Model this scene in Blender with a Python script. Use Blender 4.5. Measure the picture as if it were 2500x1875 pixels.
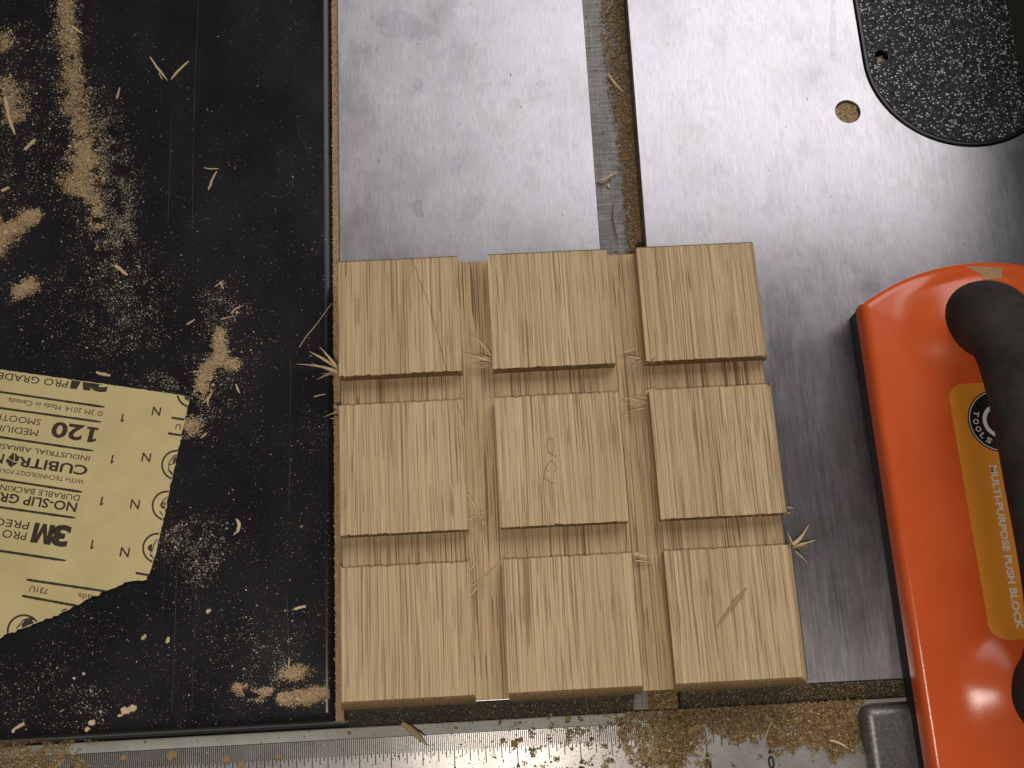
import bpy, bmesh, math, random
import numpy as np
from mathutils import Vector, Matrix, noise as mnoise

# ------------------------------------------------------------------ clear
for o in list(bpy.data.objects):
    bpy.data.objects.remove(o)
scene = bpy.context.scene
COL = scene.collection
RNG = np.random.default_rng(7)
random.seed(7)

# ------------------------------------------------------------------ camera
CAM_R = np.array([[0.9986281342788711, -0.05229114615585151, 0.0027359569455685613],
                  [0.04958276599600449, 0.9611180980663401, 0.27164968412555845],
                  [-0.016834451071718687, -0.27114136092274377, 0.9623923127571551]])
CAM_C = np.array([0.06216565489327443, 0.006709251740338497, 0.40767036640372634])
CAM_F = 2536.0            # focal length in pixels of the 2500 px wide picture
cam_data = bpy.data.cameras.new('camera')
cam = bpy.data.objects.new('camera', cam_data)
COL.objects.link(cam)
cam_data.sensor_width = 36.0
cam_data.lens = CAM_F / 2500.0 * 36.0
cam_data.clip_start = 0.01
cam_data.clip_end = 50.0
M4 = Matrix([list(CAM_R.T[i]) + [CAM_C[i]] for i in range(3)] + [[0, 0, 0, 1]])
cam.matrix_world = M4
scene.camera = cam

# ------------------------------------------------------------------ world: dim even room light
world = bpy.data.worlds.new('World')
scene.world = world
world.use_nodes = True
bg = world.node_tree.nodes['Background']
bg.inputs[0].default_value = (1.0, 0.93, 0.86, 1)
bg.inputs[1].default_value = 0.06

# ------------------------------------------------------------------ lamps
def area(name, loc, target, sx, sy, power, color):
    l = bpy.data.lights.new(name, 'AREA')
    l.shape = 'RECTANGLE'; l.size = sx; l.size_y = sy
    l.energy = power; l.color = color
    o = bpy.data.objects.new(name, l)
    COL.objects.link(o)
    o.location = loc
    d = Vector(target) - Vector(loc)
    o.rotation_euler = d.to_track_quat('-Z', 'Y').to_euler()
    return o
area('ceiling_panel_back', (1.20, 2.2, 1.9), (1.20, 2.2, 0), 2.3, 2.4, 60, (0.99, 0.97, 0.98))
fl = bpy.data.lights.new('phone_flash', 'POINT')
fl.energy = 2.05; fl.shadow_soft_size = 0.004; fl.color = (1.0, 0.92, 0.82)
flo = bpy.data.objects.new('phone_flash', fl); COL.objects.link(flo)
flo.location = (0.052, -0.034, 0.414)

vs = scene.view_settings
vs.view_transform = 'Standard'; vs.look = 'None'
vs.exposure = 0.0; vs.gamma = 1.0
vs.use_curve_mapping = False
scene.render.engine = 'CYCLES'
scene.render.resolution_x = 1024; scene.render.resolution_y = 768

# ------------------------------------------------------------------ helpers
def at(px, py, z=0.0):
    """point of the plane at height z that the photograph shows at pixel (px, py)"""
    d = CAM_R.T @ np.array([(px - 1250) / CAM_F, (937.5 - py) / CAM_F, -1.0])
    s = (z - CAM_C[2]) / d[2]
    return CAM_C + s * d

def tag(o, label=None, cat=None, group=None, kind=None):
    if label: o['label'] = label
    if cat: o['category'] = cat
    if group: o['group'] = group
    if kind: o['kind'] = kind
    return o

def empty(name, loc=(0, 0, 0)):
    o = bpy.data.objects.new(name, None)
    o.location = loc
    o.empty_display_size = 0.01
    COL.objects.link(o)
    return o

def link_mesh(name, me, mat=None, parent=None, smooth=False):
    o = bpy.data.objects.new(name, me)
    COL.objects.link(o)
    if mat: me.materials.append(mat)
    if parent is not None: o.parent = parent
    if smooth:
        for p in me.polygons: p.use_smooth = True
    return o

def mesh_py(name, verts, faces, mat=None, parent=None, smooth=False):
    me = bpy.data.meshes.new(name)
    me.from_pydata([tuple(map(float, v)) for v in verts], [], [tuple(f) for f in faces])
    me.update()
    return link_mesh(name, me, mat, parent, smooth)

def box(name, x0, x1, y0, y1, z0, z1, mat, parent=None, bevel=0.0, seg=3):
    bm = bmesh.new()
    bmesh.ops.create_cube(bm, size=1)
    for v in bm.verts:
        v.co = Vector(((x0 + x1) / 2 + v.co.x * (x1 - x0), (y0 + y1) / 2 + v.co.y * (y1 - y0), (z0 + z1) / 2 + v.co.z * (z1 - z0)))
    if bevel:
        bmesh.ops.bevel(bm, geom=bm.edges[:], offset=bevel, segments=seg, affect='EDGES', profile=0.5)
    me = bpy.data.meshes.new(name)
    bm.to_mesh(me); bm.free()
    o = link_mesh(name, me, mat, parent)
    if bevel:
        for p in me.polygons: p.use_smooth = len(p.vertices) != 4 or p.area < 1e9
        o.modifiers.new('weighted', 'WEIGHTED_NORMAL')
    return o

def slab(name, loops, z0, z1, mat, parent=None, bevel=0.0):
    """flat plate with holes: first loop outer, others holes; from a filled 2D curve"""
    cu = bpy.data.curves.new(name, 'CURVE')
    cu.dimensions = '2D'; cu.fill_mode = 'BOTH'
    cu.extrude = (z1 - z0) / 2 - bevel
    if bevel:
        cu.bevel_depth = bevel; cu.bevel_resolution = 2; cu.offset = -bevel
    for lp in loops:
        s = cu.splines.new('POLY')
        s.points.add(len(lp) - 1)
        for p, q in zip(s.points, lp): p.co = (q[0], q[1], 0, 1)
        s.use_cyclic_u = True
    tmp = bpy.data.objects.new(name, cu)
    COL.objects.link(tmp)
    dg = bpy.context.evaluated_depsgraph_get()
    me = bpy.data.meshes.new_from_object(tmp.evaluated_get(dg))
    bpy.data.objects.remove(tmp)
    for v in me.vertices: v.co.z += (z0 + z1) / 2
    me.name = name
    me.materials.clear()
    return link_mesh(name, me, mat, parent)

def circle(cx, cy, r, n=48, a0=0, a1=2 * math.pi):
    return [(cx + r * math.cos(a0 + (a1 - a0) * i / n), cy + r * math.sin(a0 + (a1 - a0) * i / n)) for i in range(n)]

def strip_mesh(pts, widths, thick, jitter=0.0):
    """a splinter: box section swept along 3D points with given half widths"""
    pts = [Vector(p) for p in pts]
    V = []; F = []
    n = len(pts)
    for i, p in enumerate(pts):
        d = (pts[min(i + 1, n - 1)] - pts[max(i - 1, 0)])
        d.normalize()
        side = d.cross(Vector((0, 0, 1)))
        if side.length < 1e-6: side = Vector((1, 0, 0))
        side.normalize()
        up = side.cross(d).normalized()
        w1 = widths[i] * (1 + random.uniform(-jitter, jitter)); w2 = widths[i] * (1 + random.uniform(-jitter, jitter))
        t = thick * min(1.0, widths[i] / max(widths) + 0.25)
        V += [p + side * w1 - up * t, p + side * w1 * .7 + up * t, p - side * w2 * .8 + up * t * .8, p - side * w2 - up * t]
    for i in range(n - 1):
        a = 4 * i; b = a + 4
        for k in range(4):
            F.append((a + k, a + (k + 1) % 4, b + (k + 1) % 4, b + k))
    F.append((3, 2, 1, 0)); e = 4 * (n - 1); F.append((e, e + 1, e + 2, e + 3))
    return V, F

# ------------------------------------------------------------------ materials
def new_mat(name):
    m = bpy.data.materials.new(name)
    m.use_nodes = True
    nt = m.node_tree
    return m, nt, nt.nodes['Principled BSDF']

def N(nt, t, **kw):
    n = nt.nodes.new(t)
    for k, v in kw.items():
        if k.startswith('i_'):
            key = k[2:]
            n.inputs[int(key) if key.isdigit() else key].default_value = v
        else:
            setattr(n, k, v)
    return n

def L(nt, a, b): nt.links.new(a, b)

def coords(nt, scale=(1, 1, 1), kind='Object'):
    tc = N(nt, 'ShaderNodeTexCoord')
    mp = N(nt, 'ShaderNodeMapping')
    mp.inputs['Scale'].default_value = scale
    L(nt, tc.outputs[kind], mp.inputs['Vector'])
    return mp.outputs[0]

def ramp(nt, fac, stops, interp='LINEAR'):
    r = N(nt, 'ShaderNodeValToRGB')
    r.color_ramp.interpolation = interp
    els = r.color_ramp.elements
    while len(els) < len(stops): els.new(0.5)
    for e, (p, c) in zip(els, stops):
        e.position = p
        e.color = (c, c, c, 1) if isinstance(c, (int, float)) else (*c, 1)
    L(nt, fac, r.inputs[0])
    return r.outputs[0]

def noise(nt, vec, scale=1.0, detail=3, rough=0.55, dist=0.0):
    n = N(nt, 'ShaderNodeTexNoise')
    n.inputs['Scale'].default_value = scale; n.inputs['Detail'].default_value = detail
    n.inputs['Roughness'].default_value = rough; n.inputs['Distortion'].default_value = dist
    L(nt, vec, n.inputs['Vector'])
    return n.outputs['Fac']

def mix(nt, fac, a, b, mode='MIX'):
    m = N(nt, 'ShaderNodeMix', data_type='RGBA', blend_type=mode)
    for sock, v in ((m.inputs[0], fac), (m.inputs[6], a), (m.inputs[7], b)):
        if hasattr(v, 'is_linked') or isinstance(v, bpy.types.NodeSocket): L(nt, v, sock)
        elif isinstance(v, (int, float)): sock.default_value = v
        else: sock.default_value = (*v, 1)
    return m.outputs[2]

def math_n(nt, op, a, b=None):
    m = N(nt, 'ShaderNodeMath', operation=op)
    for sock, v in ((m.inputs[0], a), (m.inputs[1], b)):
        if v is None: continue
        if isinstance(v, bpy.types.NodeSocket): L(nt, v, sock)
        else: sock.default_value = v
    return m.outputs[0]

def bump(nt, bsdf, h, strength=0.3, dist=0.0005):
    b = N(nt, 'ShaderNodeBump')
    b.inputs['Strength'].default_value = strength; b.inputs['Distance'].default_value = dist
    L(nt, h, b.inputs['Height']); L(nt, b.outputs[0], bsdf.inputs['Normal'])
    return b

def simple(name, col, rough=0.5, metal=0.0, spec=0.5):
    m, nt, b = new_mat(name)
    b.inputs['Base Color'].default_value = (*col, 1)
    b.inputs['Roughness'].default_value = rough
    b.inputs['Metallic'].default_value = metal
    b.inputs['Specular IOR Level'].default_value = spec
    return m

# ---- oak
def make_oak(name, tint=(1, 1, 1), pore=1.0):
    m, nt, b = new_mat(name)
    tc = N(nt, 'ShaderNodeTexCoord')
    # slow wander of the grain
    mpw = N(nt, 'ShaderNodeMapping'); mpw.inputs['Scale'].default_value = (22, 9, 22)
    L(nt, tc.outputs['Object'], mpw.inputs[0])
    nw = N(nt, 'ShaderNodeTexNoise'); nw.inputs['Scale'].default_value = 1; nw.inputs['Detail'].default_value = 2
    L(nt, mpw.outputs[0], nw.inputs['Vector'])
    sub = N(nt, 'ShaderNodeVectorMath', operation='MULTIPLY_ADD')
    L(nt, nw.outputs['Color'], sub.inputs[0]); sub.inputs[1].default_value = (0.0018, 0, 0.003); L(nt, tc.outputs['Object'], sub.inputs[2])
    def mp(s):
        q = N(nt, 'ShaderNodeMapping'); q.inputs['Scale'].default_value = s; L(nt, sub.outputs[0], q.inputs[0]); return q.outputs[0]
    broad = noise(nt, mp((55, 4, 55)), 1, 3, .6)
    fine = noise(nt, mp((1400, 3.5, 1400)), 1, 1, .5)
    vfine = noise(nt, mp((2300, 14, 2300)), 1, 1, .5)
    pores = noise(nt, mp((1750, 13, 1750)), 1, 0, .4)
    pores2 = noise(nt, mp((2200, 48, 2200)), 1, 0, .4)
    patch = noise(nt, mp((90, 14, 90)), 1, 2, .5)
    flecks = noise(nt, mp((900, 420, 900)), 1, 1, .4)
    c = ramp(nt, broad, [(.30, (.578, .415, .232)), (.50, (.625, .455, .260)), (.70, (.67, .495, .290))])
    f = ramp(nt, fine, [(.34, .84), (.48, 1.0), (.62, 1.10)])
    c = mix(nt, 1.0, c, f, 'MULTIPLY')
    v = ramp(nt, vfine, [(.32, .82), (.68, 1.14)])
    c = mix(nt, 1.0, c, v, 'MULTIPLY')
    pamt = ramp(nt, patch, [(.35, .70), (.62, 1.0)])
    pm = math_n(nt, 'MULTIPLY', ramp(nt, pores, [(.30, .80 * pore), (.36, 0.0)]), pamt)
    c = mix(nt, pm, c, (.225, .145, .068))
    pm2 = math_n(nt, 'MULTIPLY', ramp(nt, pores2, [(.29, .70 * pore), (.35, 0.0)]), pamt)
    c = mix(nt, pm2, c, (.24, .155, .072))
    fm = ramp(nt, flecks, [(.74, 0.0), (.82, .30)])
    c = mix(nt, fm, c, (.74, .57, .35))
    # end grain is darker than face grain, deepened to paint shade on front faces
    ny = N(nt, 'ShaderNodeSeparateXYZ'); L(nt, N(nt, 'ShaderNodeNewGeometry').outputs['True Normal'], ny.inputs[0])
    eg = ramp(nt, math_n(nt, 'ABSOLUTE', ny.outputs[1]), [(.10, 0.0), (.45, .92)])
    c = mix(nt, eg, c, mix(nt, 1.0, c, (.42, .36, .28), 'MULTIPLY'))
    if tint != (1, 1, 1): c = mix(nt, 1.0, c, tint, 'MULTIPLY')
    L(nt, c, b.inputs['Base Color'])
    b.inputs['Roughness'].default_value = 0.62
    b.inputs['Specular IOR Level'].default_value = 0.25
    h = math_n(nt, 'SUBTRACT', fine, pm)
    bump(nt, b, h, .35, .00012)
    return m
OAK = make_oak('oak_wood')
OAK_GROOVE = make_oak('oak_wood_sawn_shaded', (.86, .845, .81), 1.3)  # heavier pores of the sawn floor; darker tint paints groove shade into it
SPLINTER, nt, b = new_mat('splinter_wood')
v = coords(nt, (1800, 1800, 1800))
rnd = N(nt, 'ShaderNodeNewGeometry').outputs['Random Per Island']
c = ramp(nt, noise(nt, v, 1, 2), [(.3, (.50, .35, .18)), (.7, (.72, .55, .33))])
c = mix(nt, 1.0, c, ramp(nt, rnd, [(0, .85), (1, 1.12)]), 'MULTIPLY')
L(nt, c, b.inputs['Base Color']); b.inputs['Roughness'].default_value = .7
PALE_CHIP, nt, b = new_mat('pale_chip_wood')
c = ramp(nt, noise(nt, coords(nt, (1500, 1500, 1500)), 1, 2), [(.3, (.64, .48, .26)), (.7, (.80, .65, .41))])
L(nt, c, b.inputs['Base Color']); b.inputs['Roughness'].default_value = .7

# ---- sawdust
def make_dust(name, stops):
    m, nt, b = new_mat(name)
    rnd = N(nt, 'ShaderNodeNewGeometry').outputs['Random Per Island']
    L(nt, ramp(nt, rnd, stops), b.inputs['Base Color'])
    b.inputs['Roughness'].default_value = .85
    b.inputs['Specular IOR Level'].default_value = .15
    return m
DUST = make_dust('sawdust_flakes', [(0, (.32, .20, .10)), (.35, (.50, .35, .19)), (.75, (.60, .44, .25)), (1, (.74, .60, .40))])
DUST_PALE = make_dust('fine_sawdust', [(0, (.30, .25, .17)), (.5, (.50, .41, .28)), (.9, (.66, .56, .41)), (1, (.78, .70, .56))])
DUST_DARK = make_dust('old_sawdust', [(0, (.15, .085, .035)), (.3, (.27, .17, .07)), (.7, (.40, .27, .12)), (.94, (.52, .38, .20)), (1, (.70, .56, .34))])

# ---- brushed cast iron
def make_iron(name, base, rough, dark=False):
    m, nt, b = new_mat(name)
    tc = coords(nt)
    def mp(s):
        q = N(nt, 'ShaderNodeMapping'); q.inputs['Scale'].default_value = s; L(nt, tc, q.inputs[0]); return q.outputs[0]
    brush = noise(nt, mp((1700, 190, 1)), 1, 2, .6)
    brush2 = noise(nt, mp((600, 42, 1)), 1, 2, .6)
    cloud = noise(nt, mp((30, 22, 1)), 1, 4, .65)
    spots = noise(nt, mp((75, 55, 1)), 1, 3, .6)
    stain = noise(nt, mp((48, 30, 1)), 1, 2, .5, 1.2)
    specks = noise(nt, mp((520, 380, 1)), 1, 1, .5)
    c = ramp(nt, cloud, [(.28, tuple(x * .74 for x in base)), (.5, base), (.72, tuple(min(1, x * 1.12) for x in base))])
    c = mix(nt, 1.0, c, ramp(nt, brush2, [(.3, .93), (.7, 1.06)]), 'MULTIPLY')
    c = mix(nt, 1.0, c, ramp(nt, brush, [(.28, .86), (.55, 1.02), (.75, 1.10)]), 'MULTIPLY')
    c = mix(nt, ramp(nt, spots, [(.62, 0.0), (.76, .40)]), c, tuple(x * .55 for x in base))
    c = mix(nt, ramp(nt, stain, [(.60, 0.0), (.615, .25), (.66, .10), (.70, 0.0)]), c, (base[0] * .70, base[1] * .70, base[2] * .60))
    # marks with their own shape: glue rings, finger smudges, a rubbed streak
    wob = noise(nt, mp((170, 130, 1)), 1, 5, .75)
    for (px, py, wx, wy, ang, kx, amt) in [(1153, 505, 34, 46, 10, (.75, .72, .66), .50), (1298, 442, 26, 36, -5, (.72, .70, .70), .48), (1402, 470, 16, 46, -30, (.70, .72, .76), .42),
            (1318, 560, 18, 30, -8, (.80, .80, .70), .50), (1380, 505, 22, 22, 20, (.78, .78, .70), .35), (1022, 512, 12, 34, -12, (.45, .44, .46), .55), (985, 60, 90, 50, 20, (.62, .60, .62), .45),
            (1020, 205, 16, 26, 0, (.50, .48, .50), .40), (1320, 205, 14, 10, 0, (.60, .60, .60), .5), (1320, 238, 70, 9, -14, (.72, .73, .72), .5), (2034, 90, 12, 110, 8, (.60, .58, .60), .5),
            (2130, 700, 18, 16, 0, (.42, .42, .46), .5), (1905, 440, 40, 110, 6, (.72, .74, .76), .4), (880, 560, 60, 60, 0, (.80, .79, .80), .35)]:
        w_ = at(px, py, 0.0)
        tq = N(nt, 'ShaderNodeMapping', vector_type='TEXTURE')
        tq.inputs['Location'].default_value = (w_[0], w_[1], 0)
        tq.inputs['Rotation'].default_value = (0, 0, math.radians(-ang))
        tq.inputs['Scale'].default_value = (wx * .000158, wy * .000158, 1)
        L(nt, tc, tq.inputs[0])
        ln_ = N(nt, 'ShaderNodeVectorMath', operation='LENGTH'); L(nt, tq.outputs[0], ln_.inputs[0])
        dd_ = math_n(nt, 'ADD', ln_.outputs['Value'], math_n(nt, 'MULTIPLY', math_n(nt, 'SUBTRACT', wob, .5), 3.4))
        c = mix(nt, ramp(nt, dd_, [(.25, amt * .45), (.70, amt * .85), (.82, amt * .5), (1.0, 0.0)]), c, tuple(x * k for x, k in zip(base, kx)))
    c = mix(nt, ramp(nt, specks, [(.77, 0.0), (.80, .75)]), c, (.05, .045, .05))
    L(nt, c, b.inputs['Base Color'])
    b.inputs['Metallic'].default_value = 0.92
    r = math_n(nt, 'ADD', ramp(nt, cloud, [(.3, rough - .015), (.7, rough + .03)]), ramp(nt, brush2, [(.3, 0.0), (.7, .07)]))
    L(nt, r, b.inputs['Roughness'])
    bump(nt, b, brush, .22, .00006)
    b.inputs['Anisotropic'].default_value = 0.7
    tg = N(nt, 'ShaderNodeTangent', direction_type='UV_MAP')
    L(nt, tg.outputs[0], b.inputs['Tangent'])
    return m
IRON = make_iron('brushed_cast_iron', (.37, .357, .375), .285)
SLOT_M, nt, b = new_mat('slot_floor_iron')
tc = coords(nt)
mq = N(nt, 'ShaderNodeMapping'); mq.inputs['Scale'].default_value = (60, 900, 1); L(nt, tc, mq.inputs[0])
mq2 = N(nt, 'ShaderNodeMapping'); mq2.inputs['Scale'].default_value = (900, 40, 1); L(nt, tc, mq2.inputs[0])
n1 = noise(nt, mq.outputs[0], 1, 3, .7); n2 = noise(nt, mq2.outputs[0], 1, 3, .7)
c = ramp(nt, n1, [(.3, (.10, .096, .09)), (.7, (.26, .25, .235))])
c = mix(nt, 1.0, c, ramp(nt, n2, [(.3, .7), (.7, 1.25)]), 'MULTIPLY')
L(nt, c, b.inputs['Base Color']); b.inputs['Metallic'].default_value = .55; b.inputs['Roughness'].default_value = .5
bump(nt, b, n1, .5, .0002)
EDGE_M, nt, b = new_mat('dark_dusty_iron')
n1 = noise(nt, coords(nt, (900, 900, 900)), 1, 3, .7)
n2 = noise(nt, coords(nt, (60, 60, 60)), 1, 3, .6)
c = ramp(nt, n1, [(.40, (.045, .045, .043)), (.58, (.085, .080, .064)), (.72, (.22, .185, .12))])
c = mix(nt, ramp(nt, n2, [(.4, 0.0), (.7, .35)]), c, (.12, .10, .05))
L(nt, c, b.inputs['Base Color']); b.inputs['Roughness'].default_value = .65; b.inputs['Metallic'].default_value = .2

# ---- black laminate wing
WING_M, nt, b = new_mat('black_laminate')
n1 = noise(nt, coords(nt, (700, 9, 1)), 1, 3, .6)
n2 = noise(nt, coords(nt, (30, 18, 1)), 1, 3, .6)
n3 = noise(nt, coords(nt, (2600, 2600, 1)), 1, 1, .5)
c = ramp(nt, n2, [(.3, (.0115, .0105, .0120)), (.7, (.0230, .0212, .0235))])
c = mix(nt, ramp(nt, n1, [(.66, 0.0), (.74, .22)]), c, (.05, .047, .047))
c = mix(nt, ramp(nt, n3, [(.72, 0.0), (.80, .30)]), c, (.19, .17, .14))
L(nt, c, b.inputs['Base Color'])
L(nt, ramp(nt, n2, [(.3, .20), (.7, .30)]), b.inputs['Roughness'])
b.inputs['Specular IOR Level'].default_value = .35
bump(nt, b, n1, .10, .00005)

# ---- speckled insert, fence, rail, tape
SPECK, nt, b = new_mat('speckled_laminate')
v1 = N(nt, 'ShaderNodeTexVoronoi'); v1.inputs['Scale'].default_value = 1080
L(nt, coords(nt), v1.inputs['Vector'])
rv = N(nt, 'ShaderNodeSeparateColor'); L(nt, v1.outputs['Color'], rv.inputs[0])
sz = math_n(nt, 'MULTIPLY', rv.outputs[0], .58)
dd = math_n(nt, 'LESS_THAN', v1.outputs['Distance'], sz)
sel = math_n(nt, 'GREATER_THAN', rv.outputs[1], .30)
mk = math_n(nt, 'MULTIPLY', dd, sel)
nd = noise(nt, coords(nt), 1500, 1, .5)
mk = math_n(nt, 'MULTIPLY', mk, ramp(nt, nd, [(.40, 0.0), (.50, 1.0)]))
c = ramp(nt, noise(nt, coords(nt), 420, 2, .5), [(.3, (.016, .015, .017)), (.7, (.060, .058, .062))])
c = mix(nt, mk, c, mix(nt, rv.outputs[2], (.30, .29, .30), (.95, .94, .94)))
L(nt, c, b.inputs['Base Color']); b.inputs['Roughness'].default_value = .6; b.inputs['Specular IOR Level'].default_value = .12
BLACK_CORE = simple('black_phenolic_edge', (.012, .011, .012), .38)
FENCE_M = simple('olive_fence_paint', (.075, .078, .055), .55)
HEAD_M, nt, b = new_mat('grey_cast_fence_head')
n1 = noise(nt, coords(nt, (900, 900, 900)), 1, 3, .7)
L(nt, ramp(nt, n1, [(.35, (.13, .128, .12)), (.65, (.25, .243, .225))]), b.inputs['Base Color'])
b.inputs['Metallic'].default_value = .6; b.inputs['Roughness'].default_value = .42
bump(nt, b, n1, .25, .0001)
RAIL_M, nt, b = new_mat('pale_rail_paint')
n1 = noise(nt, coords(nt, (700, 700, 700)), 1, 2, .6); n2 = noise(nt, coords(nt, (45, 45, 45)), 1, 3, .6)
c = ramp(nt, n2, [(.35, (.42, .41, .355)), (.65, (.56, .55, .48))])
c = mix(nt, ramp(nt, n1, [(.66, 0.0), (.72, .8)]), c, (.07, .06, .045))
L(nt, c, b.inputs['Base Color']); b.inputs['Roughness'].default_value = .5
TAPE_M, nt, b = new_mat('silver_tape')
n2 = noise(nt, coords(nt, (60, 60, 60)), 1, 3, .6); n1 = noise(nt, coords(nt, (1400, 1400, 1)), 1, 2, .6)
c = ramp(nt, n2, [(.35, (.40, .375, .355)), (.65, (.54, .51, .49))])
c = mix(nt, 1.0, c, ramp(nt, n1, [(.3, .8), (.7, 1.15)]), 'MULTIPLY')
L(nt, c, b.inputs['Base Color']); b.inputs['Roughness'].default_value = .34; b.inputs['Metallic'].default_value = .45
INK = simple('black_ink', (.018, .015, .013), .55)

# ---- sandpaper
PAPER, nt, b = new_mat('sandpaper_backing')
n2 = noise(nt, coords(nt, (38, 38, 1)), 1, 4, .6); n1 = noise(nt, coords(nt, (1300, 1300, 1)), 1, 2, .6)
n3 = noise(nt, coords(nt, (160, 420, 1)), 1, 2, .6)
c = ramp(nt, n2, [(.3, (.65, .525, .245)), (.5, (.72, .585, .285)), (.7, (.78, .64, .325))])
c = mix(nt, 1.0, c, ramp(nt, n1, [(.3, .93), (.7, 1.06)]), 'MULTIPLY')
c = mix(nt, ramp(nt, n3, [(.70, 0.0), (.80, .35)]), c, (.27, .20, .09))
L(nt, c, b.inputs['Base Color']); b.inputs['Roughness'].default_value = .62
bump(nt, b, n2, .15, .0006)
PRINT, nt, b = new_mat('brown_print')
n1 = noise(nt, coords(nt, (1600, 1600, 1)), 1, 2, .6)
L(nt, ramp(nt, n1, [(.35, (.035, .022, .012)), (.75, (.085, .06, .03))]), b.inputs['Base Color'])
b.inputs['Roughness'].default_value = .6

# ---- push block
ORANGE, nt, b = new_mat('orange_plastic')
n1 = noise(nt, coords(nt), 2600, 2, .6); n2 = noise(nt, coords(nt), 35, 3, .6); n3 = noise(nt, coords(nt), 1700, 1, .5)
c = ramp(nt, n2, [(.3, (.72, .108, .024)), (.7, (.82, .140, .034))])
c = mix(nt, ramp(nt, n3, [(.74, 0.0), (.80, .45)]), c, (.78, .35, .14))
L(nt, c, b.inputs['Base Color'])
b.inputs['Roughness'].default_value = .20
b.inputs['Specular IOR Level'].default_value = .5
bump(nt, b, n1, .22, .00014)
SOLE_M = simple('black_rubber_sole', (.020, .019, .018), .7)
GRIP, nt, b = new_mat('dusty_black_rubber')
n2 = noise(nt, coords(nt), 60, 3, .6); n1 = noise(nt, coords(nt), 2300, 1, .6); n4 = noise(nt, coords(nt), 900, 2, .6)
c = ramp(nt, n2, [(.35, (.018, .0162, .0152)), (.7, (.050, .043, .036))])
c = mix(nt, ramp(nt, n4, [(.45, 0.0), (.75, .25)]), c, (.085, .068, .048))
c = mix(nt, ramp(nt, n1, [(.76, 0.0), (.81, .7)]), c, (.45, .40, .33))
L(nt, c, b.inputs['Base Color']); b.inputs['Roughness'].default_value = .75; b.inputs['Specular IOR Level'].default_value = .25
bump(nt, b, n4, .3, .0002)
STICKER = simple('amber_sticker', (.84, .31, .030), .42)
STICK_WHITE = simple('sticker_white', (.80, .76, .70), .45)
STICK_BLACK = simple('sticker_black', (.014, .012, .012), .40)
PENCIL = simple('pencil_graphite', (.105, .075, .048), .5)

# ================================================================== THE SAW TABLE (setting)
TABLE_L = -0.0006
YF = -0.0016           # front edge of the flat top
YB = 0.62
def sl(y): return 0.1087 + 0.0068 * y       # left lip of the mitre slot
def sr(y): return 0.1266 + 0.0150 * y       # right lip of the mitre slot
table = empty('saw_table', (0, 0, 0))
tag(table, 'brushed cast iron saw table top with a mitre slot running through it', kind='structure')
INS_C = (0.2780, 0.2626); INS_R = 0.0440
def stadium(cx, cy, r, top, n=40):
    pts = [(cx + r * math.cos(a), cy + r * math.sin(a)) for a in [math.pi + math.pi * i / n for i in range(n + 1)]]
    return pts + [(cx + r * math.cos(a), top + r * math.sin(a)) for a in [math.pi * i / n for i in range(n + 1)]]
HOLE = (0.2237, 0.2386); HOLE_R = 0.0054
left_top = slab('left_table_plate', [[(TABLE_L, YF), (sl(YF), YF), (sl(YB), YB), (TABLE_L, YB)]], -0.0095, 0.0, IRON, table, 0.0003)
right_top = slab('right_table_plate', [[(sr(YF), YF), (0.42, YF), (0.42, YB), (sr(YB), YB)],
                 stadium(*INS_C, INS_R, 0.50), circle(*HOLE, HOLE_R)], -0.0095, 0.0, IRON, table, 0.0003)
for o in (left_top, right_top):        # UVs give the brushing direction
    me = o.data
    uv = me.uv_layers.new(name='brush') if not me.uv_layers else me.uv_layers[0]
    for lp in me.loops:
        co = me.vertices[lp.vertex_index].co
        uv.data[lp.index].uv = (co.x * 3 + .5, co.y * 3 + .1)
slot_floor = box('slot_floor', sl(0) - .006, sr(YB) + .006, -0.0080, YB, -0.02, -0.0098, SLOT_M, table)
under = box('table_body', TABLE_L, 0.42, -0.0040, YB, -0.06, -0.0205, EDGE_M, table)
def wedge(name, x0, x1, r=0.0):
    y0, y1 = YF - .00015, -0.0082
    V = []; F = []
    n = 14
    for i in range(n + 1):
        x = x0 + (x1 - x0) * i / n
        j = random.uniform(-.00012, .00012)
        V += [(x, y0, -.0004), (x, y0 - .0012, -.0010), (x, y1 + .0010, -.0044 + j), (x, y1 + j, -.0062), (x, y1 + .0002, -.0300), (x, y0, -.0300)]
    for i in range(n):
        a = 6 * i
        for k in range(5): F.append((a + k, a + k + 1, a + 7 + k, a + 6 + k))
    F.append((0, 1, 2, 3, 4, 5)); e = 6 * n; F.append((e + 5, e + 4, e + 3, e + 2, e + 1, e))
    return mesh_py(name, V, F, EDGE_M, table)
wedge('front_bevel', TABLE_L + .0015, sl(-.004))
wedge('front_bevel', sr(-.004), 0.42)
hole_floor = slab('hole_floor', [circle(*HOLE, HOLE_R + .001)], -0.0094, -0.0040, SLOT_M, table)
insert_ledge = slab('insert_ledge', [stadium(*INS_C, INS_R + .003, .5)], -.0200, -.0099, BLACK_CORE, table)

# ---- black extension wing at the left
wing = box('extension_wing', -0.30, -0.0030, -0.0062, YB, -0.035, 0.0, WING_M, None, 0.0042, 6)
tag(wing, 'black laminate extension wing dusted with sawdust', kind='structure')

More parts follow.
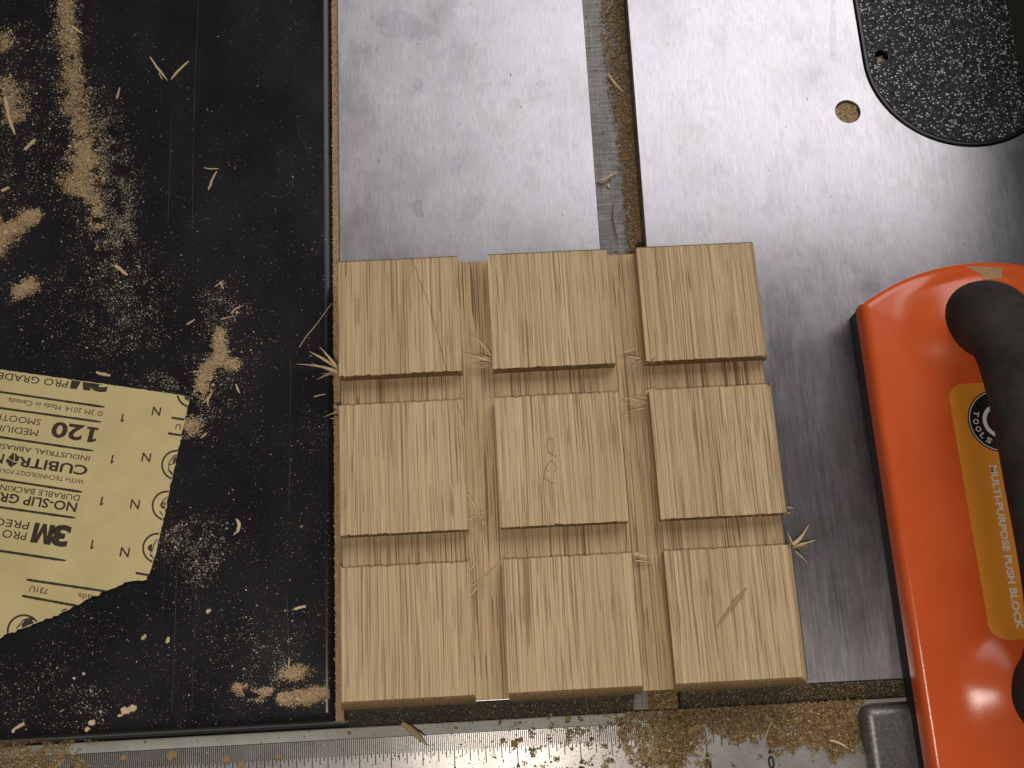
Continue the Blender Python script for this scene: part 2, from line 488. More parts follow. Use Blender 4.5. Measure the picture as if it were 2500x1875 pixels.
SCRATCH = simple('pale_scratch', (.085, .080, .080), .6)
def scratch(pts, w=.00009):
    V = []; F = []
    P = [at(*p, .00004) for p in pts]
    Q = []
    for i in range(len(P) - 1):
        for k in range(6): Q.append(P[i] + (P[i + 1] - P[i]) * k / 6)
    Q.append(P[-1])
    for i, p in enumerate(Q):
        d = Q[min(i + 1, len(Q) - 1)] - Q[max(i - 1, 0)]; d = d / np.linalg.norm(d)
        s_ = np.array([-d[1], d[0], 0]) * w * random.uniform(.25, 1.0)
        V += [p + s_, p - s_]
    F = [(2 * i, 2 * i + 1, 2 * i + 3, 2 * i + 2) for i in range(len(Q) - 1)]
    mesh_py('scratch', V, F, SCRATCH, wing)
for pts in ([(485, -5), (480, 110), (474, 250), (471, 420), (469, 560)], [(420, 270), (415, 400), (410, 540)], [(488, 1300), (480, 1420), (474, 1560), (468, 1740)], [(432, 1370), (426, 1560), (420, 1740)],
            [(725, 300), (735, 340), (755, 370), (778, 382), (805, 366)], [(583, 545), (600, 512), (630, 488), (650, 468), (660, 478), (685, 482), (708, 470), (716, 440), (710, 420)], [(710, 880), (708, 1050), (706, 1240)], [(404, 1290), (398, 1500)], [(700, 1450), (706, 1600)]):
    scratch(pts)

# ================================================================== FRONT RAIL WITH MEASURING TAPE
rail = empty('front_rail', (0, -0.03, -0.03))
tag(rail, 'pale grey front rail with ruler tape, partly buried in sawdust', 'rail')
def par(o, p):
    o.parent = p
    o.matrix_parent_inverse = p.matrix_world.inverted() if p.matrix_world else Matrix()
    return o
bpy.context.view_layer.update()
RZ = -0.0072
par(box('rail_body', -0.32, 0.42, -0.055, -0.0085, -0.06, RZ, RAIL_M, None, 0.0006, 2), rail)
TY = -0.0125; TZ = RZ + 0.00025
tape = par(box('measuring_tape', -0.32, 0.1925, -0.045, TY, RZ - .0004, TZ, TAPE_M), rail)
INCH = 0.02378
X0 = at(1880, 1836, TZ)[0]
V = []; F = []
def quad(x0, x1, y0, y1, z):
    a = len(V)
    V.extend([(x0, y0, z), (x1, y0, z), (x1, y1, z), (x0, y1, z)]); F.append((a, a + 1, a + 2, a + 3))
z = TZ + .00005
for k in range(0, 32 * 14):
    x = X0 - k * INCH / 32
    if k % 32 == 0: ln, w = .0118, .00019
    elif k % 16 == 0: ln, w = .0108, .00018
    elif k % 8 == 0: ln, w = .0096, .00018
    elif k % 4 == 0: ln, w = .0083, .00017
    elif k % 2 == 0: ln, w = .0070, .00017
    else: ln, w = .0058, .00016
    if k < 32 and k % 4: continue          # the tape is only finely divided past the first inch
    quad(x - w, x + w, TY - .0004 - ln, TY - .0004, z)
    if k % 32 == 0:
        a = len(V); yt = TY - .0004 - ln
        V.extend([(x - .0009, yt - .0014, z), (x + .0009, yt - .0014, z), (x, yt + .0008, z)]); F.append((a, a + 1, a + 2))
quad(-0.32, 0.1925, TY - .0003, TY - .00002, z)
ticks = par(mesh_py('tape_graduations', V, F, INK), rail)

def text_mesh(body, size=1.0, bold=0.0, align='LEFT', shear=0.0, space=1.0):
    cu = bpy.data.curves.new('text', 'FONT')
    cu.body = body; cu.size = size; cu.offset = bold; cu.align_x = align; cu.shear = shear
    cu.space_character = space; cu.resolution_u = 3
    tmp = bpy.data.objects.new('text', cu)
    COL.objects.link(tmp)
    dg = bpy.context.evaluated_depsgraph_get()
    me = bpy.data.meshes.new_from_object(tmp.evaluated_get(dg))
    bpy.data.objects.remove(tmp)
    me.materials.clear()
    return me

def flat_text(name, body, p0, p1, up, cap, z, mat, parent, bold=0.0, shear=0.0, clips=(), space=1.0):
    """text from world point p0 to p1 (baseline), letters standing towards up, cap height cap; clips = (co, normal) keep the negative side"""
    me = text_mesh(body, 1.0, bold, shear=shear, space=space)
    co = np.array([v.co[:] for v in me.vertices])
    xmin, xmax = co[:, 0].min(), co[:, 0].max()
    p0 = np.array(p0[:2]); p1 = np.array(p1[:2]); u = p1 - p0; ln = np.linalg.norm(u); u = u / ln
    v = np.array([-u[1], u[0]])
    if np.dot(v, np.array(up[:2])) < 0: v = -v
    capu = 0.729                            # cap height of the built-in font at size 1
    for i, vt in enumerate(me.vertices):
        q = p0 + u * (co[i, 0] - xmin) / (xmax - xmin) * ln + v * co[i, 1] / capu * cap
        vt.co = (q[0], q[1], z)
    bm = bmesh.new(); bm.from_mesh(me)
    for c, n in clips:
        bmesh.ops.bisect_plane(bm, geom=bm.verts[:] + bm.edges[:] + bm.faces[:], plane_co=Vector((c[0], c[1], 0)), plane_no=Vector((n[0], n[1], 0)), clear_outer=True)
    bmesh.ops.recalc_face_normals(bm, faces=bm.faces[:])
    for f_ in bm.faces:
        if f_.normal.z < 0: f_.normal_flip()
    bm.to_mesh(me); bm.free()
    me.name = name
    o = link_mesh(name, me, mat)
    if parent is not None: par(o, parent)
    return o
for k in range(0, 13):
    x = X0 - k * INCH
    w = .0026 if k < 10 else .0056
    yb = TY - .0004 - .0118 - .0018 - .0050
    flat_text('tape_numeral', str(k), (x - w / 2, yb), (x + w / 2, yb), (0, 1), .0048, z, INK, rail, 0.03)

# ================================================================== THROAT INSERT
insert = empty('throat_plate', (INS_C[0], INS_C[1], 0))
tag(insert, 'black speckled throat plate set into the iron table by the fence', 'throat plate')
bpy.context.view_layer.update()
PH = tuple(at(2152, 137, .0004)[:2]); PHR = .0031
par(slab('plate_top', [stadium(*INS_C, INS_R - .0022, .49), circle(*PH, PHR)], -.0012, .0006, SPECK), insert)
par(slab('plate_edge', [stadium(*INS_C, INS_R - .0006, .492), circle(*PH, PHR)], -.0090, .00025, BLACK_CORE, None, .0004), insert)
par(slab('screw_socket', [circle(*PH, PHR + .0004)], -.0089, -.0062, BLACK_CORE), insert)

# ================================================================== RIP FENCE
fence = empty('rip_fence', (0.33, -0.01, 0))
tag(fence, 'dark olive rip fence with grey cast head clamped over the rail', 'fence')
bpy.context.view_layer.update()
par(box('fence_beam', 0.3030, 0.375, -0.004, YB, .0008, 0.066, FENCE_M, None, .0012, 2), fence)
par(box('fence_head', 0.1930, 0.2155, -0.085, -0.0104, -.0068, .0030, HEAD_M, None, .0042, 5), fence)
par(box('head_bracket', 0.2150, 0.40, -0.085, -0.0112, -.0068, -.0030, HEAD_M, None, .0008, 2), fence)
par(box('head_slot', 0.2192, 0.2235, -0.0350, -0.0180, -.0060, -.0026, BLACK_CORE, None, .0008, 2), fence)

# ================================================================== OAK BOARD
T = 0.01845; D = 0.0066
XE = [0.00132, 0.04971, 0.06184, 0.11006, 0.12211, 0.17036]
YE = [-0.00170, 0.04880, 0.06077, 0.11113, 0.12284, 0.17148]
board = empty('oak_board', (0.0, 0.0, 0.0))
tag(board, 'square oak board cut by crossing grooves into nine raised squares', 'wooden board')
FLO = T - D
def base_board():
    V = []; F = []
    xs = [XE[0], XE[1] - .0, XE[2], XE[3], XE[4], XE[5]]
    hs = [FLO, FLO - .00035, FLO, FLO - .00035, FLO]
    r = .0016
    for i in range(5):
        x0, x1, h = xs[i], xs[i + 1], hs[i]
        if i == 0: x0 += .0003
        if i == 4: x1 -= .0010
        a = len(V)
        y0, y1 = YE[0] + .0006, YE[5] - .0003
        for x in (x0, x1):
            V += [(x, y0, 0.0003), (x, y1, 0.0003), (x, y1, h), (x, y0 + .0004, h)]
        F += [(a, a + 3, a + 2, a + 1), (a + 4, a + 5, a + 6, a + 7), (a + 3, a + 7, a + 6, a + 2), (a, a + 4, a + 7, a + 3), (a + 1, a + 2, a + 6, a + 5)]
    return mesh_py('board_base', V, F, OAK_GROOVE, board)
base_board()
def make_block(col, row):
    x0, x1, y0, y1 = XE[2 * col], XE[2 * col + 1], YE[2 * row], YE[2 * row + 1]
    outer = {'l': col == 0, 'r': col == 2, 'f': row == 0, 'b': row == 2}
    rad = {'l': .0007, 'r': .0026, 'f': .0030, 'b': .0008}
    nx, ny = 46, 14
    rings = []
    prof = [(0, 0.0), (.25, None), (.5, None), (.75, None), (1.0, None)]
    jag_f = [random.uniform(-1, 1) * .00010 + (random.random() < .13) * random.uniform(.0001, .0005) for _ in range(nx + 1)]
    jag_b = [random.uniform(-1, 1) * .00010 - (random.random() < .13) * random.uniform(.0001, .0005) for _ in range(nx + 1)]
    levels = [0, .01, .3, .55, .8, 1.0]     # fraction of the rounding
    for li, t in enumerate(levels):
        def ins(s):
            R_ = rad[s]
            if not outer[s]: return 0.0
            a = t * math.pi / 2
            return R_ * (.5 * (1 - math.cos(a)) + .5 * t) if li else 0.0
        # heights: straight wall to T - R, then quarter round; for inner sides all levels near the top collapse
        def hz(s):
            R_ = rad[s] if outer[s] else .00012
            if li == 0: return 0.0 if False else -1
            return T - R_ + R_ * (.5 * math.sin(t * math.pi / 2) + .5 * t)
        il, ir, if_, ib = ins('l'), ins('r'), ins('f'), ins('b')
        # bottom ring must be wider on rounded sides
        ring = []
        X0_, X1_, Y0_, Y1_ = x0 + il, x1 - ir, y0 + if_, y1 - ib
        def zz(u, v_):
            # u,v in 0..1 around; blend of the side heights
            if li == 0: return FLO - .0012
            return None
        for k in range(nx):                     # front, left -> right
            u = k / nx
            ring.append([X0_ + (X1_ - X0_) * u, Y0_ + (jag_f[k] if (not outer['f'] and li >= 1) else 0) , 'f' if 0 < k else 'fl'])
        for k in range(ny):
            u = k / ny
            ring.append([X1_, Y0_ + (Y1_ - Y0_) * u, 'r' if k else 'fr'])
        for k in range(nx):
            u = k / nx
            ring.append([X1_ - (X1_ - X0_) * u, Y1_ + (jag_b[k] if (not outer['b'] and li >= 1) else 0), 'b' if k else 'br'])
        for k in range(ny):
            u = k / ny
            ring.append([X0_, Y1_ - (Y1_ - Y0_) * u, 'l' if k else 'bl'])
        out = []
        for (x, y, s) in ring:
            if li == 0: zc = FLO - .0012
            else: zc = min(hz(c_) for c_ in s)
            out.append((x, y, zc))
        rings.append(out)
    V = [p for r_ in rings for p in r_]; F = []
    n = len(rings[0])
    for a in range(len(rings) - 1):
        for k in range(n):
            F.append((a * n + k, a * n + (k + 1) % n, (a + 1) * n + (k + 1) % n, (a + 1) * n + k))
    F.append(tuple((len(rings) - 1) * n + k for k in range(n)))
    o = mesh_py('raised_block', V, F, OAK, board)
    for p in o.data.polygons[:-1]:
        p.use_smooth = False
    return o
for row in range(3):
    for col in range(3):
        make_block(col, row)
# torn fibres along the cross-grain cuts
V = []; F = []
def fibre(x, y, z, dx, dy, dz, w):
    a = len(V)
    V.extend([(x - w, y, z), (x + w, y, z), (x + dx, y + dy, z + dz), (x, y, z - w)])
    F.extend([(a, a + 1, a + 2), (a + 1, a + 3, a + 2), (a + 3, a, a + 2)])
for row in range(3):
    for col in range(3):
        for side in ('f', 'b'):
            if (side == 'f' and row == 0) or (side == 'b' and row == 2): continue
            y = YE[2 * row] if side == 'f' else YE[2 * row + 1]
            s = -1 if side == 'f' else 1
            for _ in range(34):
                x = random.uniform(XE[2 * col], XE[2 * col + 1])
                l_ = random.expovariate(1 / .00055)
                fibre(x, y, T - .0001, random.uniform(-1, 1) * l_, s * min(l_, .0018) * random.uniform(.2, 1), random.uniform(-.3, .5) * l_, random.uniform(.00005, .00014))
            for _ in range(30):                 # frayed ends nearer the corners
                e = random.choice((0, 1))
                x = XE[2 * col + e] + (1 - 2 * e) * abs(random.gauss(0, .002))
                l_ = random.uniform(.0003, .0016)
                fibre(x, y, T - random.uniform(0, .002), random.uniform(-1, 1) * l_, s * l_ * random.uniform(.1, .9), random.uniform(-.5, .4) * l_, random.uniform(.00006, .00016))
# fuzz down the left edge of the board
for _ in range(420):
    y = random.uniform(YE[0], YE[5]); l_ = random.uniform(.0003, .0010)
    fibre(XE[0] + .0002, y, random.uniform(.001, T - .002), -l_, random.uniform(-1, 1) * l_, random.uniform(-1, 1) * l_, random.uniform(.00005, .00012))
o = mesh_py('torn_fibres', V, F, SPLINTER, board); o['kind'] = 'stuff'

def board_splinter(root, tips, z0, z1, w, mid=None, thick=.00022, mat=None):
    a = Vector(at(*root, z0)); e = Vector(at(*tips, z1))
    pts = []
    n = 5
    bend = Vector((random.uniform(-1, 1), random.uniform(-1, 1), random.uniform(0, 1))) * (e - a).length * .04
    m_ = Vector(at(*mid, (z0 + z1) / 2)) if mid else None
    for i in range(n + 1):
        t = i / n
        p = a.lerp(e, t) + bend * math.sin(math.pi * t)
        if m_ is not None: p = a * (1 - t) ** 2 + m_ * 2 * t * (1 - t) + e * t * t
        pts.append(p)
    ws = [w * (.75 + .25 * math.sin(math.pi * min(1, t / .6))) * (1 - t ** 2.2 * .85) for t in [i / n for i in range(n + 1)]]
    ws = [q * 1.3 for q in ws]
    V, F = strip_mesh(pts, ws, thick, .2)
    return mesh_py('splinter', V, F, mat or SPLINTER, board)
for root, tip, z0, z1, w in [
    ((826, 908), (725, 889), T - .002, .010, .00055), ((824, 900), (755, 858), T - .003, .012, .00060), ((822, 897), (780, 846), T - .002, .013, .00055),
    ((827, 912), (759, 885), T - .001, .011, .00026), ((822, 915), (784, 912), T - .003, .009, .0003), ((816, 905), (773, 927), T - .004, .009, .0005),
    ((831, 1006), (789, 1019), T - .0008, .012, .0003), ((826, 998), (813, 990), T - .001, .013, .0004), ((828, 1022), (805, 1022), T - .004, .011, .0004),
    ((1199, 868), (1147, 812), T - .003, FLO + .003, .0006), ((1198, 880), (1128, 861), T - .002, FLO + .0045, .0006), ((1198, 877), (1168, 863), T - .0015, FLO + .004, .0003),
    ((1192, 886), (1139, 890), T - .004, FLO + .002, .0004), ((1200, 890), (1160, 904), T - .003, FLO + .002, .0003), ((1190, 888), (1165, 902), T - .004, FLO + .001, .0005),
    ((1563, 875), (1525, 867), T - .002, FLO + .004, .0004), ((1560, 881), (1539, 894), T - .001, FLO + .003, .0003), ((1555, 850), (1508, 862), FLO + .0012, FLO + .001, .0004),
    ((1565, 880), (1552, 890), T - .001, FLO + .004, .0005), ((1590, 878), (1604, 868), T + .0002, T + .001, .00025),
    ((1495, 965), (1540, 988), T + .0002, FLO + .003, .0004), ((1576, 985), (1522, 971), FLO + .003, FLO + .003, .0007), ((1580, 972), (1540, 965), T - .001, FLO + .003, .0003),
    ((1576, 996), (1515, 1014), FLO + .004, FLO + .0015, .0003), ((1505, 955), (1511, 968), T, T - .001, .0004), ((1578, 957), (1602, 946), T - .001, T + .0004, .0006),
    ((1143, 1270), (1195, 1245), FLO + .003, FLO + .002, .0003), ((1141, 1207), (1188, 1291), FLO + .004, FLO + .0008, .0004), ((1148, 1289), (1160, 1291), FLO + .002, FLO + .001, .0004),
    ((1148, 1455), (1184, 1400), FLO + .003, FLO + .0012, .0003), ((1148, 1391), (1163, 1376), FLO + .003, FLO + .001, .0003),
    ((1548, 1352), (1590, 1360), FLO + .002, FLO + .001, .0008), ((1550, 1368), (1598, 1372), FLO + .002, FLO + .0008, .0003), ((1585, 1352), (1592, 1374), FLO + .002, FLO + .0008, .0003), ((1547, 1357), (1565, 1354), FLO + .003, FLO + .002, .0003),
    ((1936, 1330), (1974, 1281), T - .004, .011, .00062), ((1936, 1335), (1992, 1318), T - .006, .007, .0005), ((1938, 1336), (1976, 1332), T - .006, .007, .0004),
    ((1935, 1327), (1923, 1298), T - .004, .012, .0003), ((1930, 1330), (1922, 1318), T - .005, .011, .0002), ((1942, 1346), (1978, 1381), T - .008, .005, .0003),
    ((1922, 1240), (1940, 1243), T - .004, .011, .0003), ((1928, 1252), (1922, 1254), T - .002, .012, .0003)]:
    board_splinter(root, tip, z0, z1, w)
board_splinter((1148, 1433), (1224, 1366), FLO + .003, T - .0005, .0003, mid=(1198, 1402))

# pencil: a slanted line on the first square and the word TOP on the middle one
def ribbon(name, pts, w, zz_, mat, parent):
    V = []; F = []
    pts = [np.array(p) for p in pts]
    for i, p in enumerate(pts):
        d = pts[min(i + 1, len(pts) - 1)] - pts[max(i - 1, 0)]
        d = d / (np.linalg.norm(d) + 1e-9)
        s = np.array([-d[1], d[0], 0]) * w * random.uniform(.75, 1.2)
        V += [p + s, p - s]
    for i in range(len(pts) - 1): F.append((2 * i, 2 * i + 1, 2 * i + 3, 2 * i + 2))
    for v_ in V: v_[2] = zz_
    o = mesh_py(name, V, F, mat)
    return par(o, parent)
def smooth_px(pts, zz_, n=6):
    P = [np.array(at(*p, zz_)) for p in pts]
    out = []
    for i in range(len(P) - 1):
        p0, p1, p2, p3 = P[max(i - 1, 0)], P[i], P[i + 1], P[min(i + 2, len(P) - 1)]
        for k in range(n):
            t = k / n
            out.append(.5 * ((2 * p1) + (p2 - p0) * t + (2 * p0 - 5 * p1 + 4 * p2 - p3) * t * t + (3 * p1 - p0 - 3 * p2 + p3) * t ** 3))
    out.append(P[-1])
    return out
bpy.context.view_layer.update()
zt = T + .00005
ribbon('pencil_line', smooth_px([(1003, 629), (1015, 655), (1022, 680), (1045, 735), (1065, 810), (1075, 845), (1090, 905)], zt), .00010, zt, PENCIL, board)
ribbon('pencil_line', smooth_px([(1116, 985), (1124, 1008), (1133, 1040)], zt), .00010, zt, PENCIL, board)
def pz(x, y): return (1280 + x / 11.06, 1040 + y / 11.06)
for st in ([(545, 1415), (660, 1480), (700, 1525), (800, 1545)], [(525, 1460), (545, 1330), (550, 1200), (580, 1090)],
           [(690, 1210), (620, 1205), (600, 1150), (625, 1050), (700, 950), (770, 975), (830, 1050), (855, 1150), (840, 1210), (780, 1205)],
           [(880, 800), (840, 830), (780, 785), (700, 740), (645, 680), (610, 560), (620, 440), (670, 330), (725, 325), (770, 380), (785, 500), (780, 640), (755, 740)]):
    ribbon('pencil_letter', smooth_px([pz(*p) for p in st], zt), .00011, zt, PENCIL, board)

# ================================================================== SANDPAPER
paper = empty('sandpaper_sheet', tuple(at(230, 1200, 0)))
tag(paper, 'torn tan sandpaper sheet with upside-down printed backing on black wing', 'sandpaper')
bpy.context.view_layer.update()
PZ = .0011
out_px = [(-420, 842), (0, 902), (120, 919), (230, 934), (350, 951), (463, 968), (452, 1020), (443, 1062), (434, 1104), (424, 1148), (412, 1200), (401, 1261), (390, 1310), (378, 1356), (365, 1402), (358, 1415), (348, 1418), (338, 1417), (325, 1418), (312, 1420), (290, 1430), (260, 1442), (225, 1458), (184, 1478), (160, 1491), (139, 1502), (104, 1515), (75, 1527), (43, 1538), (0, 1556), (-120, 1610), (-420, 1700)]
dens = []
for i in range(len(out_px) - 1):
    a, e = np.array(out_px[i], float), np.array(out_px[i + 1], float)
    k = max(1, int(np.linalg.norm(e - a) / 7)) if out_px[i][0] > -10 else 1
    for j in range(k):
        q = a + (e - a) * j / k
        am = 0.5 if i < 5 else (1.0 if i < 15 else 1.6)
        if k > 1: q = q + RNG.normal(0, am, 2)
        dens.append(tuple(at(*q, PZ)[:2]))
dens.append(tuple(at(*out_px[-1], PZ)[:2]))
par(slab('sheet', [dens], PZ - .00045, PZ, PAPER), paper)
PRZ = PZ + .00006
def Z2(x, y): return at(x / 4.608, 900 + y / 4.608, PRZ)
def Z3(x, y): return at(x / 4.608, 1200 + y / 4.608, PRZ)
UP = Z2(600, 1000) - Z2(600, 900)           # letters stand towards the front of the saw
def clip_line(pa, pb, inside):
    a, e, c_ = at(*pa, PRZ), at(*pb, PRZ), at(*inside, PRZ)
    d = e - a; n = np.array([-d[1], d[0]])
    if np.dot(n, (c_ - a)[:2]) > 0: n = -n
    return (a[:2], n)
C_TOP = clip_line((0, 903), (463, 969), (200, 1200))
C_R1 = clip_line((462, 970), (412, 1200), (200, 1100))
C_R2 = clip_line((412, 1200), (365, 1402), (200, 1300))
C_T1 = clip_line((311, 1420), (184, 1478), (100, 1400))
C_T2 = clip_line((184, 1478), (0, 1556), (50, 1400))
PX = 1 / 4.608 * (np.linalg.norm(at(200, 1200, PRZ) - at(201, 1200, PRZ)))   # one zoom pixel in metres
SEC = [  # body, frame, start, end, cap, bold, shear, clips
    ('3', Z2, (1250, 62), (1050, 40), 222, .050, 0, (C_TOP,)),
    ('PRO GRADE', Z2, (772, 140), (-10, 38), 86, .004, 0, (C_TOP,)),
    ('\u00a9 3M 2014. Made in Canada.', Z2, (1168, 480), (85, 326), 62, .0, 0, ()),
    ('20', Z2, (955, 646), (603, 598), 180, .030, 0, ()),
    ('MEDIUM', Z2, (437, 690), (-62, 622), 80, .0, 0, ()),
    ('SMOOTH', Z2, (467, 572), (-50, 500), 78, .0, 0, ()),
    ('INDUSTRIAL ABRASIVES', Z2, (1016, 985), (-178, 815), 60, .004, 0, ()),
    ('CUBITR', Z2, (997, 1098), (215, 990), 112, .024, 0, ()),
    ('N II', Z2, (55, 965), (-190, 932), 112, .024, 0, ()),
    ('WITH TECHNOLOGY FOUND', Z2, (948, 1248), (-110, 1104), 52, .004, 0, ()),
    ('DURABLE BACKING', Z2, (903, 1428), (-70, 1290), 66, .004, 0, ()),
    ('NO-SLIP GRIP', Z2, (876, 1513), (-118, 1374), 106, .022, 0, ()),
    ('3', Z3, (808, 405), (610, 378), 222, .050, 0, ()),
    ('PRECISION', Z3, (335, 345), (-470, 236), 88, .004, 0, ()),
    ('PRO GRADE', Z3, (307, 462), (-480, 355), 92, .004, 0, ()),
    ('731U', Z3, (547, 1093), (342, 1063), 62, .012, 0, ()),
    ('Made in Canada.', Z3, (1560, 1238), (872, 1140), 64, .0, 0, (C_T1,)),
    ('731U', Z2, (2186, 648), (1983, 620), 66, .012, 0, (C_R1,)),
    ('N', Z2, (1818, 437), (1722, 427), 106, .012, 0, ()), ('N', Z2, (1706, 955), (1606, 945), 106, .012, 0, ()),
    ('N', Z2, (1580, 1480), (1478, 1470), 108, .012, 0, ()), ('N', Z3, (1466, 635), (1362, 625), 110, .012, 0, ()),
]
for body, fr, s_, e_, cap, bold, sh, clips in SEC:
    flat_text('printed_text', body, fr(*s_), fr(*e_), UP, cap * PX, PRZ, PRINT, paper, bold, sh, clips)
def digit_one(fr, start, end, cap, serif, G=None, clips=()):
    p, q = fr(*start), fr(*end)
    u = q - p; v = UP / np.linalg.norm(UP) * cap * PX
    v = v - u * np.dot(u, v) / np.dot(u, u); v = v / np.linalg.norm(v) * cap * PX
    G = G or [(.42, .0), (.82, .0), (.82, 1.0), (.50, 1.0), (.05, .80), (.05, .62), (.42, .76)] if not serif else [(.05, 0), (1.0, 0), (1.0, .16), (.74, .16), (.74, 1.0), (.40, 1.0), (.02, .86), (.02, .70), (.34, .78), (.34, .16), (.05, .16)]
    bm = bmesh.new()
    f_ = bm.faces.new([bm.verts.new(p + u * a + v * b_) for a, b_ in G])
    bm.normal_update()
    if f_.normal.z < 0: f_.normal_flip()
    bmesh.ops.triangulate(bm, faces=bm.faces[:])
    for c_, n_ in clips:
        bmesh.ops.bisect_plane(bm, geom=bm.verts[:] + bm.edges[:] + bm.faces[:], plane_co=Vector((c_[0], c_[1], 0)), plane_no=Vector((n_[0], n_[1], 0)), clear_outer=True)
    me = bpy.data.meshes.new('printed_text'); bm.to_mesh(me); bm.free()
    return par(link_mesh('printed_text', me, PRINT), paper)
GM = [(0, 0), (.25, 0), (.25, .62), (.41, 0), (.59, 0), (.75, .62), (.75, 0), (1, 0), (1, 1), (.66, 1), (.5, .42), (.34, 1), (0, 1)]
digit_one(Z2, (1062, 42), (832, 17), 222, False, GM, (C_TOP,))
digit_one(Z3, (622, 379), (395, 348), 222, False, GM)
digit_one(Z2, (1118, 668), (985, 650), 178, True)
for fr, a, e, cap in [(Z2, (1413, 512), (1368, 507), 98), (Z2, (1300, 974), (1254, 969), 98), (Z2, (1182, 1443), (1134, 1438), 100), (Z3, (1074, 547), (1028, 542), 104)]:
    digit_one(fr, a, e, cap, False)
def rule(fr, a, e, w, clips=()):
    p, q = fr(*a), fr(*e)
    d = (q - p); ln = np.linalg.norm(d); d /= ln; s = np.array([-d[1], d[0], 0]) * w / 2 * PX
    V = []
    n = 26
    for i in range(n + 1):
        c_ = p + d * ln * i / n
        j = 1 + random.uniform(-.14, .14)
        e_ = .5 if i in (0, n) else 1
        V += [c_ + s * j * e_, c_ - s * j * e_]
    F = [(2 * i, 2 * i + 1, 2 * i + 3, 2 * i + 2) for i in range(n)]
    bm = bmesh.new()
    vs_ = [bm.verts.new(v_) for v_ in V]
    for f_ in F: bm.faces.new([vs_[k] for k in f_])
    for c_, n_ in clips:
        bmesh.ops.bisect_plane(bm, geom=bm.verts[:] + bm.edges[:] + bm.faces[:], plane_co=Vector((c_[0], c_[1], 0)), plane_no=Vector((n_[0], n_[1], 0)), clear_outer=True)
    me = bpy.data.meshes.new('printed_rule'); bm.to_mesh(me); bm.free()
    return par(link_mesh('printed_rule', me, PRINT), paper)
for fr, a, e, cl in [(Z2, (1178, 432), (-300, 217), ()), (Z2, (1138, 600), (-300, 400), ()), (Z2, (1050, 925), (-300, 725), ()), (Z2, (925, 1388), (-300, 1200), ()),
                     (Z3, (850, 297), (-300, 133), ()), (Z3, (742, 778), (-300, 622), ()), (Z3, (292, 990), (1260, 1133), (C_T1,)), (Z3, (245, 1172), (900, 1292), (C_T1, )),
                     (Z2, (1926, 550), (2150, 585), (C_R1,)), (Z2, (1888, 727), (2120, 763), (C_R1,)), (Z3, (1525, 915), (1760, 955), (C_R2,))]:
    rule(fr, a, e, 26, cl)
def poly_print(fr, pts, clips, name='printed_icon'):
    bm = bmesh.new()
    f_ = bm.faces.new([bm.verts.new(fr(*p)) for p in pts])
    bm.normal_update()
    if f_.normal.z < 0: f_.normal_flip()
    bmesh.ops.triangulate(bm, faces=bm.faces[:])
    for c_, n_ in clips:
        bmesh.ops.bisect_plane(bm, geom=bm.verts[:] + bm.edges[:] + bm.faces[:], plane_co=Vector((c_[0], c_[1], 0)), plane_no=Vector((n_[0], n_[1], 0)), clear_outer=True)
    me = bpy.data.meshes.new(name); bm.to_mesh(me); bm.free()
    return par(link_mesh(name, me, PRINT), paper)
def ring_print(fr, cx, cy, R_, w, clips):
    bm = bmesh.new()
    n = 64
    a = [bm.verts.new(fr(cx + R_ * math.cos(t), cy + R_ * math.sin(t))) for t in [2 * math.pi * i / n for i in range(n)]]
    e = [bm.verts.new(fr(cx + (R_ - w) * math.cos(t), cy + (R_ - w) * math.sin(t))) for t in [2 * math.pi * i / n for i in range(n)]]
    for i in range(n): bm.faces.new((a[i], a[(i + 1) % n], e[(i + 1) % n], e[i]))
    for c_, n_ in clips:
        bmesh.ops.bisect_plane(bm, geom=bm.verts[:] + bm.edges[:] + bm.faces[:], plane_co=Vector((c_[0], c_[1], 0)), plane_no=Vector((n_[0], n_[1], 0)), clear_outer=True)
    me = bpy.data.meshes.new('printed_icon'); bm.to_mesh(me); bm.free()
    return par(link_mesh('printed_icon', me, PRINT), paper)
def stroke_print(fr, pts, w, clips):
    V = []
    pts = [np.array(p, float) for p in pts]
    bm = bmesh.new(); prev = None
    for i, p in enumerate(pts):
        d = pts[min(i + 1, len(pts) - 1)] - pts[max(i - 1, 0)]; d = d / np.linalg.norm(d); s = np.array([-d[1], d[0]]) * w / 2
        cur = (bm.verts.new(fr(*(p + s))), bm.verts.new(fr(*(p - s))))
        if prev: bm.faces.new((prev[0], prev[1], cur[1], cur[0]))
        prev = cur
    for c_, n_ in clips:
        bmesh.ops.bisect_plane(bm, geom=bm.verts[:] + bm.edges[:] + bm.faces[:], plane_co=Vector((c_[0], c_[1], 0)), plane_no=Vector((n_[0], n_[1], 0)), clear_outer=True)
    me = bpy.data.meshes.new('printed_icon'); bm.to_mesh(me); bm.free()
    return par(link_mesh('printed_icon', me, PRINT), paper)
ring_print(Z2, 2150, 275, 165, 22, (C_TOP, C_R1))
poly_print(Z2, [(2075, 315), (2110, 300), (2200, 300), (2200, 380), (2120, 365), (2080, 345)], (C_TOP, C_R1))
ring_print(Z2, 1985, 1085, 172, 21, (C_R1,))
